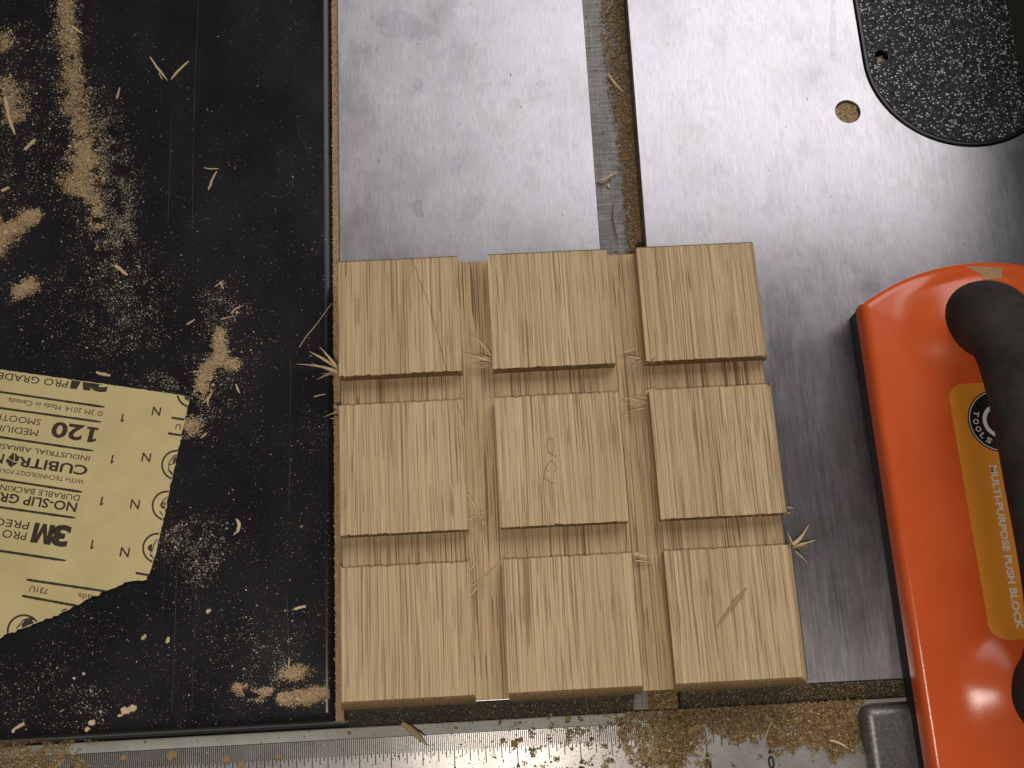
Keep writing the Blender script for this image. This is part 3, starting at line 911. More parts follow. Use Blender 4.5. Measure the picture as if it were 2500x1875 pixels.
# zoom frame of the second icon: 100 x 140 px region magnified 11.85
def Zi(x, y): return at(360 + x / 11.85, 1080 + y / 11.85, PRZ)
poly_print(Zi, [(735, 600), (745, 470), (800, 410), (900, 390), (900, 680), (805, 668), (790, 630)], (C_R1,))
stroke_print(Zi, [(605, 660), (650, 560), (700, 480), (760, 395), (850, 362), (930, 370)], 32, (C_R1,))
stroke_print(Zi, [(605, 660), (680, 640), (760, 600)], 28, (C_R1,))
poly_print(Zi, [(600, 690), (630, 690), (620, 780), (680, 830), (740, 880), (800, 880), (800, 960), (690, 940), (585, 790)], (C_R1,))
ring_print(Z2, 1878, 1543, 172, 21, (C_R1, C_R2))
stroke_print(Z2, [(1800, 1545), (1830, 1490), (1870, 1450), (1920, 1430)], 12, (C_R1, C_R2))
ring_print(Z2, 1848, 1535, 34, 14, (C_R1, C_R2)); ring_print(Z2, 1850, 1535, 15, 8, (C_R1, C_R2))
poly_print(Z2, [(1800, 1545), (1830, 1550), (1860, 1570), (1900, 1570), (1900, 1580), (1830, 1575)], (C_R1, C_R2))
stroke_print(Z2, [(1795, 1600), (1830, 1650), (1880, 1655)], 14, (C_R1, C_R2))
ring_print(Z3, 1773, 637, 174, 21, (C_R2,))
poly_print(Z3, [(1668, 655), (1660, 630), (1680, 600), (1715, 588), (1712, 630), (1705, 670), (1685, 670)], (C_R2,))
stroke_print(Z3, [(1690, 690), (1715, 660), (1735, 590), (1760, 545), (1800, 530)], 12, (C_R2,))
poly_print(Z3, [(1680, 690), (1700, 705), (1720, 730), (1780, 745), (1780, 760), (1720, 750), (1690, 725)], (C_R2,))
ring_print(Z3, 268, 1572, 192, 22, (C_T2,))
poly_print(Z3, [(240, 1500), (280, 1445), (350, 1432), (380, 1470), (370, 1600), (280, 1600), (250, 1540)], (C_T2,))
stroke_print(Z3, [(185, 1540), (230, 1490), (260, 1445), (330, 1425), (385, 1440)], 14, (C_T2,))
ring_print(Z3, 740, 1375, 58, 16, (C_T1,))
# the cube emblem in the middle of the word
poly_print(Z2, [(62, 1035), (85, 1010), (150, 1052), (205, 1058), (118, 1112)], ())
poly_print(Z2, [(90, 1000), (155, 938), (160, 1000), (150, 1040)], ())
poly_print(Z2, [(165, 945), (222, 1000), (205, 1045), (160, 1040), (170, 1000)], ())

# ================================================================== PUSH BLOCK
push = empty('push_block', (0.2558, 0.06, 0))
tag(push, 'orange push block with black grip handle and amber sticker beside the oak board', 'push block')
bpy.context.view_layer.update()
PCX, PHW = 0.2555, 0.0456
PY_T, PY_B = 0.1428, -0.1360       # corners of the two ends
def end_arc(x):
    u = (x - (PCX + .004)) / (PHW + .004)
    return 0.0158 * (1 - abs(u) ** 2.1)
PB0, PTOP = 0.0105, 0.0185
FEET = [(PCX, 0.1300), (PCX, -0.0080)]
def top_h(x, y, d):
    r = .0032
    h = PTOP
    if d < r: h = PTOP - r + math.sqrt(max(0, r * r - (r - d) ** 2))
    crown = .0008 * min(1, max(0, d) / .02)
    mound = 0
    for fx, fy in FEET:
        rr = math.hypot(x - fx, (y - fy) * (1.35 if (y - fy) * (.06 - fy) > 0 else 1.0))
        q = max(0.0, 1 - (rr - .012) / .024)
        q = min(q, 1.0)
        mound = max(mound, .0065 * q * q * (3 - 2 * q))
    fade = min(1, max(0, d) / .008)
    return h + crown + mound * fade
def dist_edge(x, y):
    dx = min(x - (PCX - PHW), (PCX + PHW) - x)
    sx = .75
    dt = (PY_T + end_arc(x) - y) * (1 - .25 * min(1, abs(x - PCX) / PHW)); db = (y - (PY_B - end_arc(x))) * .85
    return min(dx, dt, db)
def push_base():
    ns, nt_ = 90, 200
    def warp(n):
        t = np.linspace(0, 1, n + 1)
        return .5 * t + .5 * (.5 - .5 * np.cos(np.pi * t)) if False else (t * .45 + .55 * (.5 - .5 * np.cos(np.pi * t)))
    S = warp(ns); Tt = warp(nt_)
    V = []; F = []
    for j in range(nt_ + 1):
        for i in range(ns + 1):
            x = PCX - PHW + 2 * PHW * S[i]
            y0, y1 = PY_B - end_arc(x), PY_T + end_arc(x)
            y = y0 + (y1 - y0) * Tt[j]
            V.append((x, y, top_h(x, y, dist_edge(x, y))))
    w = ns + 1
    for j in range(nt_):
        for i in range(ns): F.append((j * w + i, j * w + i + 1, (j + 1) * w + i + 1, (j + 1) * w + i))
    # skirt down the sides
    per = [i for i in range(w)] + [j * w + ns for j in range(1, nt_ + 1)] + [nt_ * w + i for i in range(ns - 1, -1, -1)] + [j * w for j in range(nt_ - 1, 0, -1)]
    a = len(V)
    for k in per: V.append((V[k][0], V[k][1], PB0))
    n = len(per)
    for k in range(n): F.append((per[(k + 1) % n], per[k], a + k, a + (k + 1) % n))
    o = mesh_py('base', V, F, ORANGE, None, True)
    return par(o, push)
push_base()
def outline(inset, n=40):
    xs = [PCX - PHW + inset + (2 * PHW - 2 * inset) * i / n for i in range(n + 1)]
    return [(x, PY_B - end_arc(x) * .95 + inset) for x in xs] + [(x, PY_T + end_arc(x) * .95 - inset) for x in reversed(xs)]
par(slab('rubber_sole', [outline(.0008)], .0001, PB0 + .0003, SOLE_M, None, .0004), push)
# handle: swept tube with two flared feet
def handle():
    path = []; rad = []
    y1, y2 = FEET[0][1], FEET[1][1]
    zt_ = .056
    H = [(.0015, .0150, .0185, .0175), (.001, .0235, .0168, .0160), (-.002, .0290, .0158, .0142), (-.0075, .0365, .0157, .0128), (-.0165, .0430, .0156, .0120), (-.030, .0458, .0153, .0114), (-.046, .0466, .0150, .0110)]
    ctr = [((PCX, y1 + a, z_), rx_, ry_) for a, z_, rx_, ry_ in H] + [((PCX, (y1 + y2) / 2, .0470), .0152, .0111)] + [((PCX, y2 - a, z_), rx_, ry_) for a, z_, rx_, ry_ in reversed(H)]
    P = []; A = []; B = []
    for i in range(len(ctr) - 1):
        g = lambda k: ctr[min(max(k, 0), len(ctr) - 1)]
        for k in range(8):
            t = k / 8
            def cr(f):
                p0, p1, p2, p3 = f(g(i - 1)), f(g(i)), f(g(i + 1)), f(g(i + 2))
                return .5 * ((2 * p1) + (p2 - p0) * t + (2 * p0 - 5 * p1 + 4 * p2 - p3) * t * t + (3 * p1 - p0 - 3 * p2 + p3) * t ** 3)
            P.append(Vector([cr(lambda q, m=m_: q[0][m]) for m_ in range(3)])); A.append(cr(lambda q: q[1])); B.append(cr(lambda q: q[2]))
    P.append(Vector(ctr[-1][0])); A.append(ctr[-1][1]); B.append(ctr[-1][2])
    V = []; F = []; n = 40
    X = Vector((1, 0, 0))
    for i, p in enumerate(P):
        d = (P[min(i + 1, len(P) - 1)] - P[max(i - 1, 0)]).normalized()
        nrm = d.cross(X).normalized()
        for k in range(n):
            a = 2 * math.pi * k / n
            q = p + X * A[i] * math.cos(a) + nrm * B[i] * math.sin(a)
            V.append(q)
    for i in range(len(P) - 1):
        for k in range(n): F.append((i * n + k, i * n + (k + 1) % n, (i + 1) * n + (k + 1) % n, (i + 1) * n + k))
    o = mesh_py('handle', V, F, GRIP, None, True)
    par(o, push)
    # screw recess cap on the upper foot
    return o
handle()
# sticker
SX0, SX1, SY0, SY1 = 0.2378, 0.2700, 0.0102, 0.1071
def rrect(x0, x1, y0, y1, r, n=8):
    pts = []
    for cx, cy, a0 in ((x1 - r, y1 - r, 0), (x0 + r, y1 - r, 90), (x0 + r, y0 + r, 180), (x1 - r, y0 + r, 270)):
        for i in range(n + 1):
            a = math.radians(a0 + 90 * i / n); pts.append((cx + r * math.cos(a), cy + r * math.sin(a)))
    return pts
STZ = PTOP + .0008 + .00012
def conform(o, lift):
    for v_ in o.data.vertices:
        v_.co.z = top_h(v_.co.x, v_.co.y, dist_edge(v_.co.x, v_.co.y)) + lift
    return o
st_loop = rrect(SX0, SX1, SY0, SY1, .0062)
def grid_patch(name, inside, x0, x1, y0, y1, step, lift, mat):
    """thin skin laid over the top of the base, clipped to an outline by snapping the rim"""
    V = []; F = []; idx = {}
    nx = int((x1 - x0) / step) + 1; ny = int((y1 - y0) / step) + 1
    def vid(i, j):
        if (i, j) not in idx:
            x = min(x0 + i * step, x1); y = min(y0 + j * step, y1)
            idx[(i, j)] = len(V); V.append((x, y, top_h(x, y, dist_edge(x, y)) + lift))
        return idx[(i, j)]
    for i in range(nx):
        for j in range(ny):
            x = x0 + (i + .5) * step; y = y0 + (j + .5) * step
            if inside(x, y): F.append((vid(i, j), vid(i + 1, j), vid(i + 1, j + 1), vid(i, j + 1)))
    return mesh_py(name, V, F, mat)
bm = bmesh.new()
bm.faces.new([bm.verts.new((x, y, 0)) for x, y in st_loop])
for k in range(1, 28):
    bmesh.ops.bisect_plane(bm, geom=bm.verts[:] + bm.edges[:] + bm.faces[:], plane_co=(0, SY0 + (SY1 - SY0) * k / 28, 0), plane_no=(0, 1, 0))
for k in range(1, 12):
    bmesh.ops.bisect_plane(bm, geom=bm.verts[:] + bm.edges[:] + bm.faces[:], plane_co=(SX0 + (SX1 - SX0) * k / 12, 0, 0), plane_no=(1, 0, 0))
me = bpy.data.meshes.new('sticker'); bm.to_mesh(me); bm.free()
sticker = link_mesh('sticker', me, STICKER); conform(sticker, .00012); par(sticker, push)
def on_sticker(o, lift):
    conform(o, lift)
    return par(o, sticker)
bpy.context.view_layer.update()
t_ = flat_text('sticker_text', 'MULTI-PURPOSE PUSH BLOCK', (.2487, .0745), (.2476, .0139), (1, 0), .0027, STZ, STICK_WHITE, None, .028)
on_sticker(t_, .00022)
LC = (0.2558, 0.0917); LR = .0124
def disc(name, r0, r1, lift, mat):
    V = []; F = []; n = 64; m = 6
    for k in range(m + 1):
        r = r0 + (r1 - r0) * k / m
        V += [(LC[0] + r * math.cos(2 * math.pi * i / n), LC[1] + r * math.sin(2 * math.pi * i / n), 0) for i in range(n)]
    for k in range(m):
        for i in range(n): F.append((k * n + i, (k + 1) * n + i, (k + 1) * n + (i + 1) % n, k * n + (i + 1) % n))
    return on_sticker(mesh_py(name, V, F, mat), lift)
disc('logo_disc', .0005, LR, .0002, STICK_BLACK)
disc('logo_ring', LR - .00085, LR - .00050, .00026, STICK_WHITE)
disc('logo_centre', .0005, .0067, .00026, STICK_WHITE)
disc('logo_emblem', .0002, .0052, .00030, STICK_BLACK)
for ch, ang in zip('TOOLS', (160, 179, 197.5, 215, 233)):
    a = math.radians(ang); rb = LR - .0021
    pc = np.array([LC[0] + rb * math.cos(a), LC[1] + rb * math.sin(a)])
    tang = np.array([-math.sin(a), math.cos(a)])          # counter-clockwise: reading direction at the bottom of the ring
    w = .0021 if ch != 'L' else .0017
    t_ = flat_text('sticker_text', ch, pc - tang * w / 2, pc + tang * w / 2, (-math.cos(a), -math.sin(a)), .0021, STZ, STICK_WHITE, None, .02)
    on_sticker(t_, .00028)
# dust stuck on the far end of the base
DPX = [(2358, 648), (2448, 652), (2436, 688), (2412, 690), (2394, 696), (2384, 676), (2372, 660)]
DP = [tuple(at(x, y, .020)[:2]) for x, y in DPX]
def in_poly(x, y, P):
    c_ = False
    for i in range(len(P)):
        xa, ya = P[i]; xb, yb = P[i - 1]
        if (ya > y) != (yb > y) and x < (xb - xa) * (y - ya) / (yb - ya) + xa: c_ = not c_
    return c_
xs_ = [p[0] for p in DP]; ys_ = [p[1] for p in DP]
DUSTCAKE, nt, b = new_mat('caked_dust')
n1 = noise(nt, coords(nt), 1500, 3, .7)
L(nt, ramp(nt, n1, [(.3, (.38, .17, .07)), (.55, (.50, .28, .14)), (.75, (.60, .40, .23))]), b.inputs['Base Color']); b.inputs['Roughness'].default_value = .85
bump(nt, b, n1, .6, .0003)
par(grid_patch('dust_smear', lambda x, y: in_poly(x + .0004 * mnoise.noise((x * 900, y * 900, 0)), y + .0004 * mnoise.noise((x * 900, y * 900, 5)), DP), min(xs_), max(xs_), min(ys_), max(ys_), .00028, .00012, DUSTCAKE), push)

# ================================================================== SAWDUST (stuff)
def flakes(name, P, size, aspect, mat, parent=None, tilt=.5, seed=1):
    """P (n,3) centres; each flake a small bent sliver with random heading"""
    rng = np.random.default_rng(seed)
    n = len(P)
    h = rng.uniform(0, 2 * np.pi, n); L_ = size * rng.lognormal(0, .45, n); W_ = L_ / (1 + rng.random(n) * aspect)
    tx = rng.normal(0, tilt, n); ty = rng.normal(0, tilt, n)
    u = np.stack([np.cos(h), np.sin(h), tx], 1); v = np.stack([-np.sin(h), np.cos(h), ty], 1)
    j = lambda: 1 + rng.uniform(-.45, .45, n)
    c0 = P + u * (L_ * j() * .5)[:, None]
    c1 = P + v * (W_ * j() * .5)[:, None]
    c2 = P - u * (L_ * j() * .5)[:, None]
    c3 = P - v * (W_ * j() * .5)[:, None]
    up = P + np.array([0, 0, 1]) * (W_ * .35)[:, None]
    V = np.stack([c0, c1, c2, c3, up], 1).reshape(-1, 3)
    k = np.arange(n) * 5
    tri = np.stack([np.stack([k, k + 1, k + 4], 1), np.stack([k + 1, k + 2, k + 4], 1), np.stack([k + 2, k + 3, k + 4], 1), np.stack([k + 3, k, k + 4], 1)], 1).reshape(-1, 3)
    me = bpy.data.meshes.new(name)
    me.vertices.add(len(V)); me.vertices.foreach_set('co', V.astype(np.float32).ravel())
    m = len(tri)
    me.loops.add(m * 3); me.loops.foreach_set('vertex_index', tri.astype(np.int32).ravel())
    me.polygons.add(m); me.polygons.foreach_set('loop_start', np.arange(0, m * 3, 3, dtype=np.int32)); me.polygons.foreach_set('loop_total', np.full(m, 3, np.int32))
    me.update(); me.validate()
    return link_mesh(name, me, mat, parent)

def along(poly, widths, n, z=0.0, seed=0, soft=1.0):
    """random pixel points spread about a polyline"""
    rng = np.random.default_rng(seed)
    P = np.array(poly, float); W = np.array(widths, float)
    seg = np.linalg.norm(np.diff(P, axis=0), axis=1); cum = np.concatenate([[0], np.cumsum(seg)])
    s = rng.uniform(0, cum[-1], n)
    x = np.interp(s, cum, P[:, 0]); y = np.interp(s, cum, P[:, 1]); w = np.interp(s, cum, W)
    i = np.clip(np.searchsorted(cum, s) - 1, 0, len(seg) - 1)
    d = np.diff(P, axis=0)[i] / seg[i][:, None]
    g = rng.normal(0, soft, n) * w * .5
    # ragged: modulate by noise along the band
    return np.stack([x - d[:, 1] * g + rng.normal(0, 2, n), y + d[:, 0] * g + rng.normal(0, 2, n)], 1)

def blob(cx, cy, rx, ry, ang, n, seed):
    rng = np.random.default_rng(seed)
    a = rng.normal(0, .5, (n, 2)) * [rx, ry]
    c_, s_ = math.cos(math.radians(ang)), math.sin(math.radians(ang))
    return np.stack([cx + a[:, 0] * c_ - a[:, 1] * s_, cy + a[:, 0] * s_ + a[:, 1] * c_], 1)

def to_world(pp, z, zr=0.0, seed=0):
    rng = np.random.default_rng(seed)
    out = np.empty((len(pp), 3))
    Rinv = CAM_R.T
    d = np.stack([(pp[:, 0] - 1250) / CAM_F, (937.5 - pp[:, 1]) / CAM_F, -np.ones(len(pp))], 1) @ Rinv.T
    s = (z - CAM_C[2]) / d[:, 2]
    out = CAM_C + d * s[:, None]
    out[:, 2] = z + rng.random(len(pp)) * zr
    return out

def thin_by_noise(pp, scale, lo, hi, seed):
    """clump: drop points where a smooth noise is low"""
    rng = np.random.default_rng(seed)
    keep = []
    for p in pp:
        v_ = mnoise.noise((p[0] * scale, p[1] * scale, seed * 3.1)) * .5 + .5
        keep.append(rng.random() < min(1, max(0, (v_ - lo) / (hi - lo))))
    return pp[np.array(keep)]
ON_WING = lambda W: (W[:, 0] < -.0050) & (W[:, 1] > -.0048)
dense = [
    along([(162, -10), (160, 40), (166, 90), (175, 130)], [26, 24, 26, 22], 2600, seed=1),
    along([(175, 130), (180, 180), (178, 230), (196, 290), (208, 360), (200, 395)], [18, 24, 42, 34, 26, 34], 4200, seed=2),
    along([(215, 370), (200, 410), (200, 450), (195, 480)], [34, 52, 56, 40], 3600, seed=3),
    along([(225, 480), (238, 520), (245, 560)], [26, 20, 26], 1000, seed=4),
    along([(10, 190), (30, 240), (38, 300)], [46, 40, 34], 2000, seed=6),
    along([(0, 90), (20, 120)], [40, 30], 500, seed=7),
    along([(-20, 585), (30, 553), (65, 535), (98, 522)], [60, 44, 30, 12], 5200, seed=8, soft=.7),
    along([(-20, 610), (8, 590)], [46, 22], 900, seed=88, soft=.7),
    blob(60, 706, 36, 17, -28, 1500, 9),
    along([(540, 806), (532, 838), (546, 868), (536, 884), (508, 896), (496, 925), (488, 968)], [16, 20, 26, 34, 28, 26, 20], 4600, seed=10, soft=.62),
    blob(566, 890, 22, 12, 0, 700, 11),
    blob(466, 1044, 26, 20, -15, 1100, 12),
    along([(572, 1676), (600, 1690), (618, 1700), (640, 1692), (663, 1684)], [10, 22, 24, 16, 5], 1600, seed=13, soft=.6),
    along([(682, 1706), (720, 1704), (760, 1698), (798, 1684)], [16, 30, 28, 26], 3000, seed=14, soft=.6),
    blob(716, 1644, 34, 16, -15, 900, 15),
]
dense2 = [d_ + RNG.normal(0, 4, d_.shape) for d_ in dense]
mid = [
    along([(165, 0), (170, 120), (165, 230), (185, 330), (190, 430), (215, 520), (255, 610), (285, 690), (300, 760), (320, 860)], [60, 70, 130, 110, 110, 90, 80, 100, 110, 120], 7200, seed=21),
    along([(235, 270), (270, 360), (285, 450), (300, 540), (290, 600)], [60, 60, 60, 50, 60], 5200, seed=22),
    along([(10, 60), (30, 200), (40, 330), (60, 430)], [80, 80, 90, 90], 2600, seed=23),
    along([(520, 690), (545, 740), (560, 800), (540, 900), (500, 1000)], [60, 60, 80, 120, 80], 3000, seed=24),
    along([(430, 1280), (470, 1340), (540, 1390)], [60, 90, 80], 2000, seed=25),
    blob(120, 740, 160, 140, 0, 900, 26), blob(320, 720, 100, 150, 0, 1500, 27),
    blob(80, 1680, 190, 110, 0, 800, 28), blob(650, 1590, 130, 90, 0, 900, 29), blob(215, 1720, 60, 60, 0, 500, 30), blob(690, 1640, 70, 40, 0, 500, 31), blob(500, 1030, 30, 40, 0, 500, 33),
    blob(30, 460, 90, 60, 0, 500, 34), blob(400, 930, 100, 30, 10, 600, 35),
]
wd = to_world(thin_by_noise(np.concatenate(dense + dense2), .035, .22, .50, 3), .0, .0007, 5)
wd = wd[ON_WING(wd)]
tag(flakes('sawdust_piles', wd, .00042, 1.6, DUST, None, .5, 41), 'tan sawdust drifts and heaps lying on the black wing', 'sawdust', kind='stuff')
wm = to_world(thin_by_noise(np.concatenate(mid), .03, .30, .62, 9), .00005, .00015, 6)
wm = wm[ON_WING(wm)]
tag(flakes('sawdust_scatter', wm, .00033, 2.0, DUST_PALE, None, .35, 42), 'loose sawdust grains scattered over the black wing', 'sawdust', kind='stuff')
rng = np.random.default_rng(77)
bgp = np.stack([rng.uniform(0, 815, 33000), rng.uniform(0, 1800, 33000)], 1)
bgp = bgp[rng.random(33000) < np.interp(bgp[:, 1], [0, 500, 1000, 1800], [.45, .6, .8, 1.0])]
bgp = thin_by_noise(bgp, .012, .18, .80, 14)
wb = to_world(bgp, .00004, .00005, 8); wb = wb[ON_WING(wb)]
small = rng.random(len(wb)) < .90
tag(flakes('fine_dust', wb[small], .00018, 1.5, DUST_PALE, None, .25, 43), 'fine pale dust specks over the whole black wing', 'sawdust', kind='stuff')
tag(flakes('coarse_dust', wb[~small], .00044, 3.5, DUST_PALE, None, .3, 44), 'coarser pale sawdust slivers strewn over the black wing', 'sawdust', kind='stuff')
# packed dust in the joint between wing and table
n = 9000
yj = rng.uniform(-.006, .40, n)
jj = np.stack([rng.uniform(-.0036, -.0004, n), yj, -.0016 + .0009 * rng.random(n)], 1)
box_dust = box('joint_dust_bed', -.0034, TABLE_L + .0002, -.006, YB, -.03, -.0012, DUST_DARK)
tag(box_dust, 'packed sawdust bed in the joint between black wing and iron table', 'sawdust', kind='stuff')
tag(flakes('joint_dust', jj, .00050, 2.0, DUST, None, .6, 45), 'sawdust packed in the joint between black wing and iron table', 'sawdust', kind='stuff')
# slot dust
sp = []
for k, (y, xa, xb) in enumerate([(0, 1462, 1524), (110, 1468, 1530), (190, 1478, 1530), (260, 1492, 1536), (330, 1505, 1542), (400, 1512, 1548), (480, 1520, 1556), (560, 1526, 1562), (620, 1528, 1566)]):
    sp.append((y, xa, xb))
sy = rng.uniform(-20, 640, 16000)
xa = np.interp(sy, [s[0] for s in sp], [s[1] for s in sp]); xb = np.interp(sy, [s[0] for s in sp], [s[2] + 8 for s in sp])
sx_ = xa + (xb - xa) * rng.beta(1.6, 1.0, len(sy)) + rng.normal(0, 3, len(sy))
ws = to_world(np.stack([sx_, sy], 1), -.0095, .0012, 11)
lim = sr(ws[:, 1]) - .0004
ws = ws[(ws[:, 0] < lim) & (ws[:, 0] > sl(ws[:, 1]) + .0004)]
tag(flakes('slot_dust', ws, .00055, 2.2, DUST_DARK, None, .5, 46), 'brown sawdust drift along the right wall of the mitre slot', 'sawdust', kind='stuff')
sy = rng.uniform(-20, 1720, 2600); sx_ = rng.uniform(1425, 1670, 2600)
ws = to_world(np.stack([sx_, sy], 1), -.0096, .0001, 12)
ws = ws[(ws[:, 0] < sr(ws[:, 1]) - .0004) & (ws[:, 0] > sl(ws[:, 1]) + .0004)]
wf = np.stack([rng.uniform(.1150, .1262, 4200), rng.uniform(-.0082, .006, 4200), rng.uniform(-.0097, -.0074, 4200)], 1)
tag(flakes('slot_grains', np.concatenate([ws, wf]), .0005, 2.0, DUST_DARK, None, .4, 47), 'sparse sawdust grains on the floor of the mitre slot', 'sawdust', kind='stuff')
# holes
hd = np.stack([HOLE[0] + rng.uniform(-.0053, .0053, 4500), HOLE[1] - .0004 + rng.uniform(-.0053, .0053, 4500), rng.uniform(-.0026, -.0012, 4500)], 1)
hd = hd[np.hypot(hd[:, 0] - HOLE[0], hd[:, 1] - HOLE[1]) < HOLE_R - .0004]
tag(flakes('hole_dust', hd, .0006, 1.5, DUST, None, .5, 48), 'sawdust filling the round hole in the iron table', 'sawdust', kind='stuff')
hd = np.stack([PH[0] + rng.normal(0, .0013, 500), PH[1] - .0010 + rng.normal(0, .0011, 500), rng.uniform(-.0034, -.0020, 500)], 1)
hd = hd[np.hypot(hd[:, 0] - PH[0], hd[:, 1] - PH[1]) < PHR - .0003]
tag(flakes('socket_dust', hd, .0006, 1.5, DUST, None, .5, 49), 'sawdust in the screw hole of the speckled throat plate', 'sawdust', kind='stuff')
# rail dust: heap to the right, patches to the left
n = 60000
rx = rng.uniform(1180, 2108, n); ry = rng.uniform(1704, 1900, n)
def rail_density(x, y):
    top = 1722 - (x - 1660) * .035
    low = np.interp(x, [1180, 1400, 1500, 1560, 1640, 1700, 1760, 1840, 1950, 2060, 2108], [1760, 1775, 1800, 1900, 1900, 1830, 1800, 1812, 1836, 1842, 1842])
    base = np.interp(x, [1180, 1400, 1500, 1560, 1620, 2108], [.06, .16, .30, .55, .95, 1.0])
    edge = np.clip((low + 14 + 16 * np.sin(x * .05) + 9 * np.sin(x * .13 + 1) - y) / 44, 0, 1)
    tail = np.interp(x, [1180, 1300, 1500, 1640, 1720, 1760, 2108], [.06, .13, .28, .36, .26, .06, .02])
    return np.where(y < top - 4, 0, np.maximum(base * edge, tail))
dn = rail_density(rx, ry)
cl = np.array([mnoise.noise((a * .045, e * .045, 2.2)) + .5 * mnoise.noise((a * .12, e * .12, 7.2)) for a, e in zip(rx, ry)]) * .75 + .5
keep = (dn > .97) | (dn * 1.25 > 1 - np.clip(cl, 0, 1) + .45 * (rng.random(n) - .35))
rp = np.stack([rx[keep], ry[keep]], 1); dk = dn[keep]
wr = to_world(rp, TZ + .0001, 0, 13)
wr[:, 2] += rng.random(len(wr)) * (.0004 + .0022 * (dk > .9))
wr = wr[(wr[:, 1] < -.0084)]
tag(flakes('rail_dust_heap', wr, .00062, 2.4, DUST_DARK, None, .55, 50), 'brown sawdust heap covering the zero end of the ruler rail', 'sawdust', kind='stuff')
n = 9000
rx = rng.uniform(-10, 420, n) ; ry = rng.uniform(1806, 1885, n)
dens_l = np.clip(1.1 - rx / 330 + (ry - 1850) / 200, 0, 1)
cl = np.array([mnoise.noise((a * .03, e * .04, 12.2)) for a, e in zip(rx, ry)]) * .8 + .5
keep = dens_l > 1 - cl + .15 * rng.random(n)
wl = to_world(np.stack([rx[keep], ry[keep]], 1), TZ + .0001, .0004, 15); wl = wl[wl[:, 1] < -.0070]
tag(flakes('rail_corner_dust', wl, .00048, 2.0, DUST_DARK, None, .45, 51), 'brown sawdust smeared over the left end of the ruler rail', 'sawdust', kind='stuff')
n = 3000
rx = rng.uniform(250, 1560, n); ry = rng.uniform(1745, 1885, n)
keep = rng.random(n) < np.interp(rx, [250, 800, 1000, 1560], [.25, .35, .8, 1.0])
wq = to_world(np.stack([rx[keep], ry[keep]], 1), TZ + .0001, .0001, 16); wq = wq[wq[:, 1] < -.0088]
tag(flakes('rail_grains', wq, .00042, 2.4, DUST_DARK, None, .35, 52), 'scattered sawdust grains over the ruler markings', 'sawdust', kind='stuff')
# dust on the bevelled front edge, and sparse specks on the iron top and push block
n = 8000
ex = rng.uniform(TABLE_L + .002, .215, n); ey = rng.uniform(-.0081, YF - .0004, n)
ez = np.interp(ey, [-.0082, -.0072, -.0037, YF], [-.0062, -.0044, -.0010, -.0004]) + .00012
kk = ((ex < sl(0)) | (ex > sr(0))) & (rng.random(n) < np.interp(ex, [0, .10, .13, .2], [.25, .6, .8, 1.0]))
tag(flakes('edge_dust', np.stack([ex, ey, ez], 1)[kk], .00030, 1.8, DUST_DARK, None, .4, 53), 'sawdust specks on the dark bevelled front edge of the table', 'sawdust', kind='stuff')

n = 1500
bx_ = rng.uniform(PCX - PHW + .002, PCX + .03, n); by_ = rng.uniform(-.04, .155, n)
pk = [(x, y, top_h(x, y, dist_edge(x, y)) + .00008) for x, y in zip(bx_, by_) if dist_edge(x, y) > .001 and not (SX0 < x < SX1 and SY0 < y < SY1)]
tag(flakes('block_dust', np.array(pk), .00016, 1.5, DUST_PALE, None, .2, 61), 'fine sawdust specks on the orange body of the push block', 'sawdust', kind='stuff')

# ================================================================== LOOSE CHIPS AND SPLINTERS (things)
def chip(name, label, pts, w_px, z=.0002, thick=.00018, mat=None, cat='splinter', group=None, taper=(.5, .25), curl=0.0, z_end=None):
    n = 7
    P = [np.array(at(*p, z)) for p in pts]
    if len(P) == 2: ctrl = [P[0], (P[0] + P[1]) / 2, P[1]]
    else: ctrl = P
    seg = []
    m = len(ctrl) - 1
    for i in range(n + 1):
        s = i / n * m; k = min(int(s), m - 1); t = s - k
        p0, p1, p2, p3 = ctrl[max(k - 1, 0)], ctrl[k], ctrl[k + 1], ctrl[min(k + 2, m)]
        seg.append(.5 * ((2 * p1) + (p2 - p0) * t + (2 * p0 - 5 * p1 + 4 * p2 - p3) * t * t + (3 * p1 - p0 - 3 * p2 + p3) * t ** 3))
    PXM = .000158
    ws = []
    for i in range(n + 1):
        t = i / n
        e = min(1, taper[0] + t * 4 * (1 - taper[0])) * min(1, taper[1] + (1 - t) * 3 * (1 - taper[1]))
        ws.append(max(.00004, w_px * PXM / 2 * e))
    pts3 = []
    base = seg[0].copy()
    for i, p in enumerate(seg):
        t = i / n
        pts3.append(Vector((p[0], p[1], z + thick + curl * math.sin(math.pi * t) + ((z_end - z) * t if z_end is not None else 0))))
    V, F = strip_mesh(pts3, ws, thick, .34)
    V = [v_ - Vector(base) for v_ in V]
    o = mesh_py(name, V, F, mat or SPLINTER)
    o.location = base
    tag(o, label, cat, group)
    return o
g = 'chips lying on the black wing'
W = 'wood_splinter'
chip(W, 'straight tan splinter, left arm of the V near the top of the wing', [(367, 140), (386, 168), (409, 197)], 6.5, group=g)
chip(W, 'short thin splinter lying against the left arm of the V', [(388, 178), (397, 196)], 3, group=g)
chip(W, 'straight tan splinter, right arm of the V near the top of the wing', [(418, 195), (437, 172), (461, 150)], 6.5, group=g, taper=(.3, .5))
chip(W, 'slim pale splinter between the main sawdust drift and the V', [(293, 214), (288, 232), (284, 243)], 5, group=g)
chip(W, 'long flat splinter lying on the sawdust at the left picture edge', [(12, 237), (22, 285), (37, 330)], 10, z=.0007, group=g)
chip('wood_chip', 'stubby tan chip on bare wing left of the main sawdust drift', [(60, 366), (74, 353), (87, 340)], 9, group=g, taper=(.8, .7), cat='wood chip')
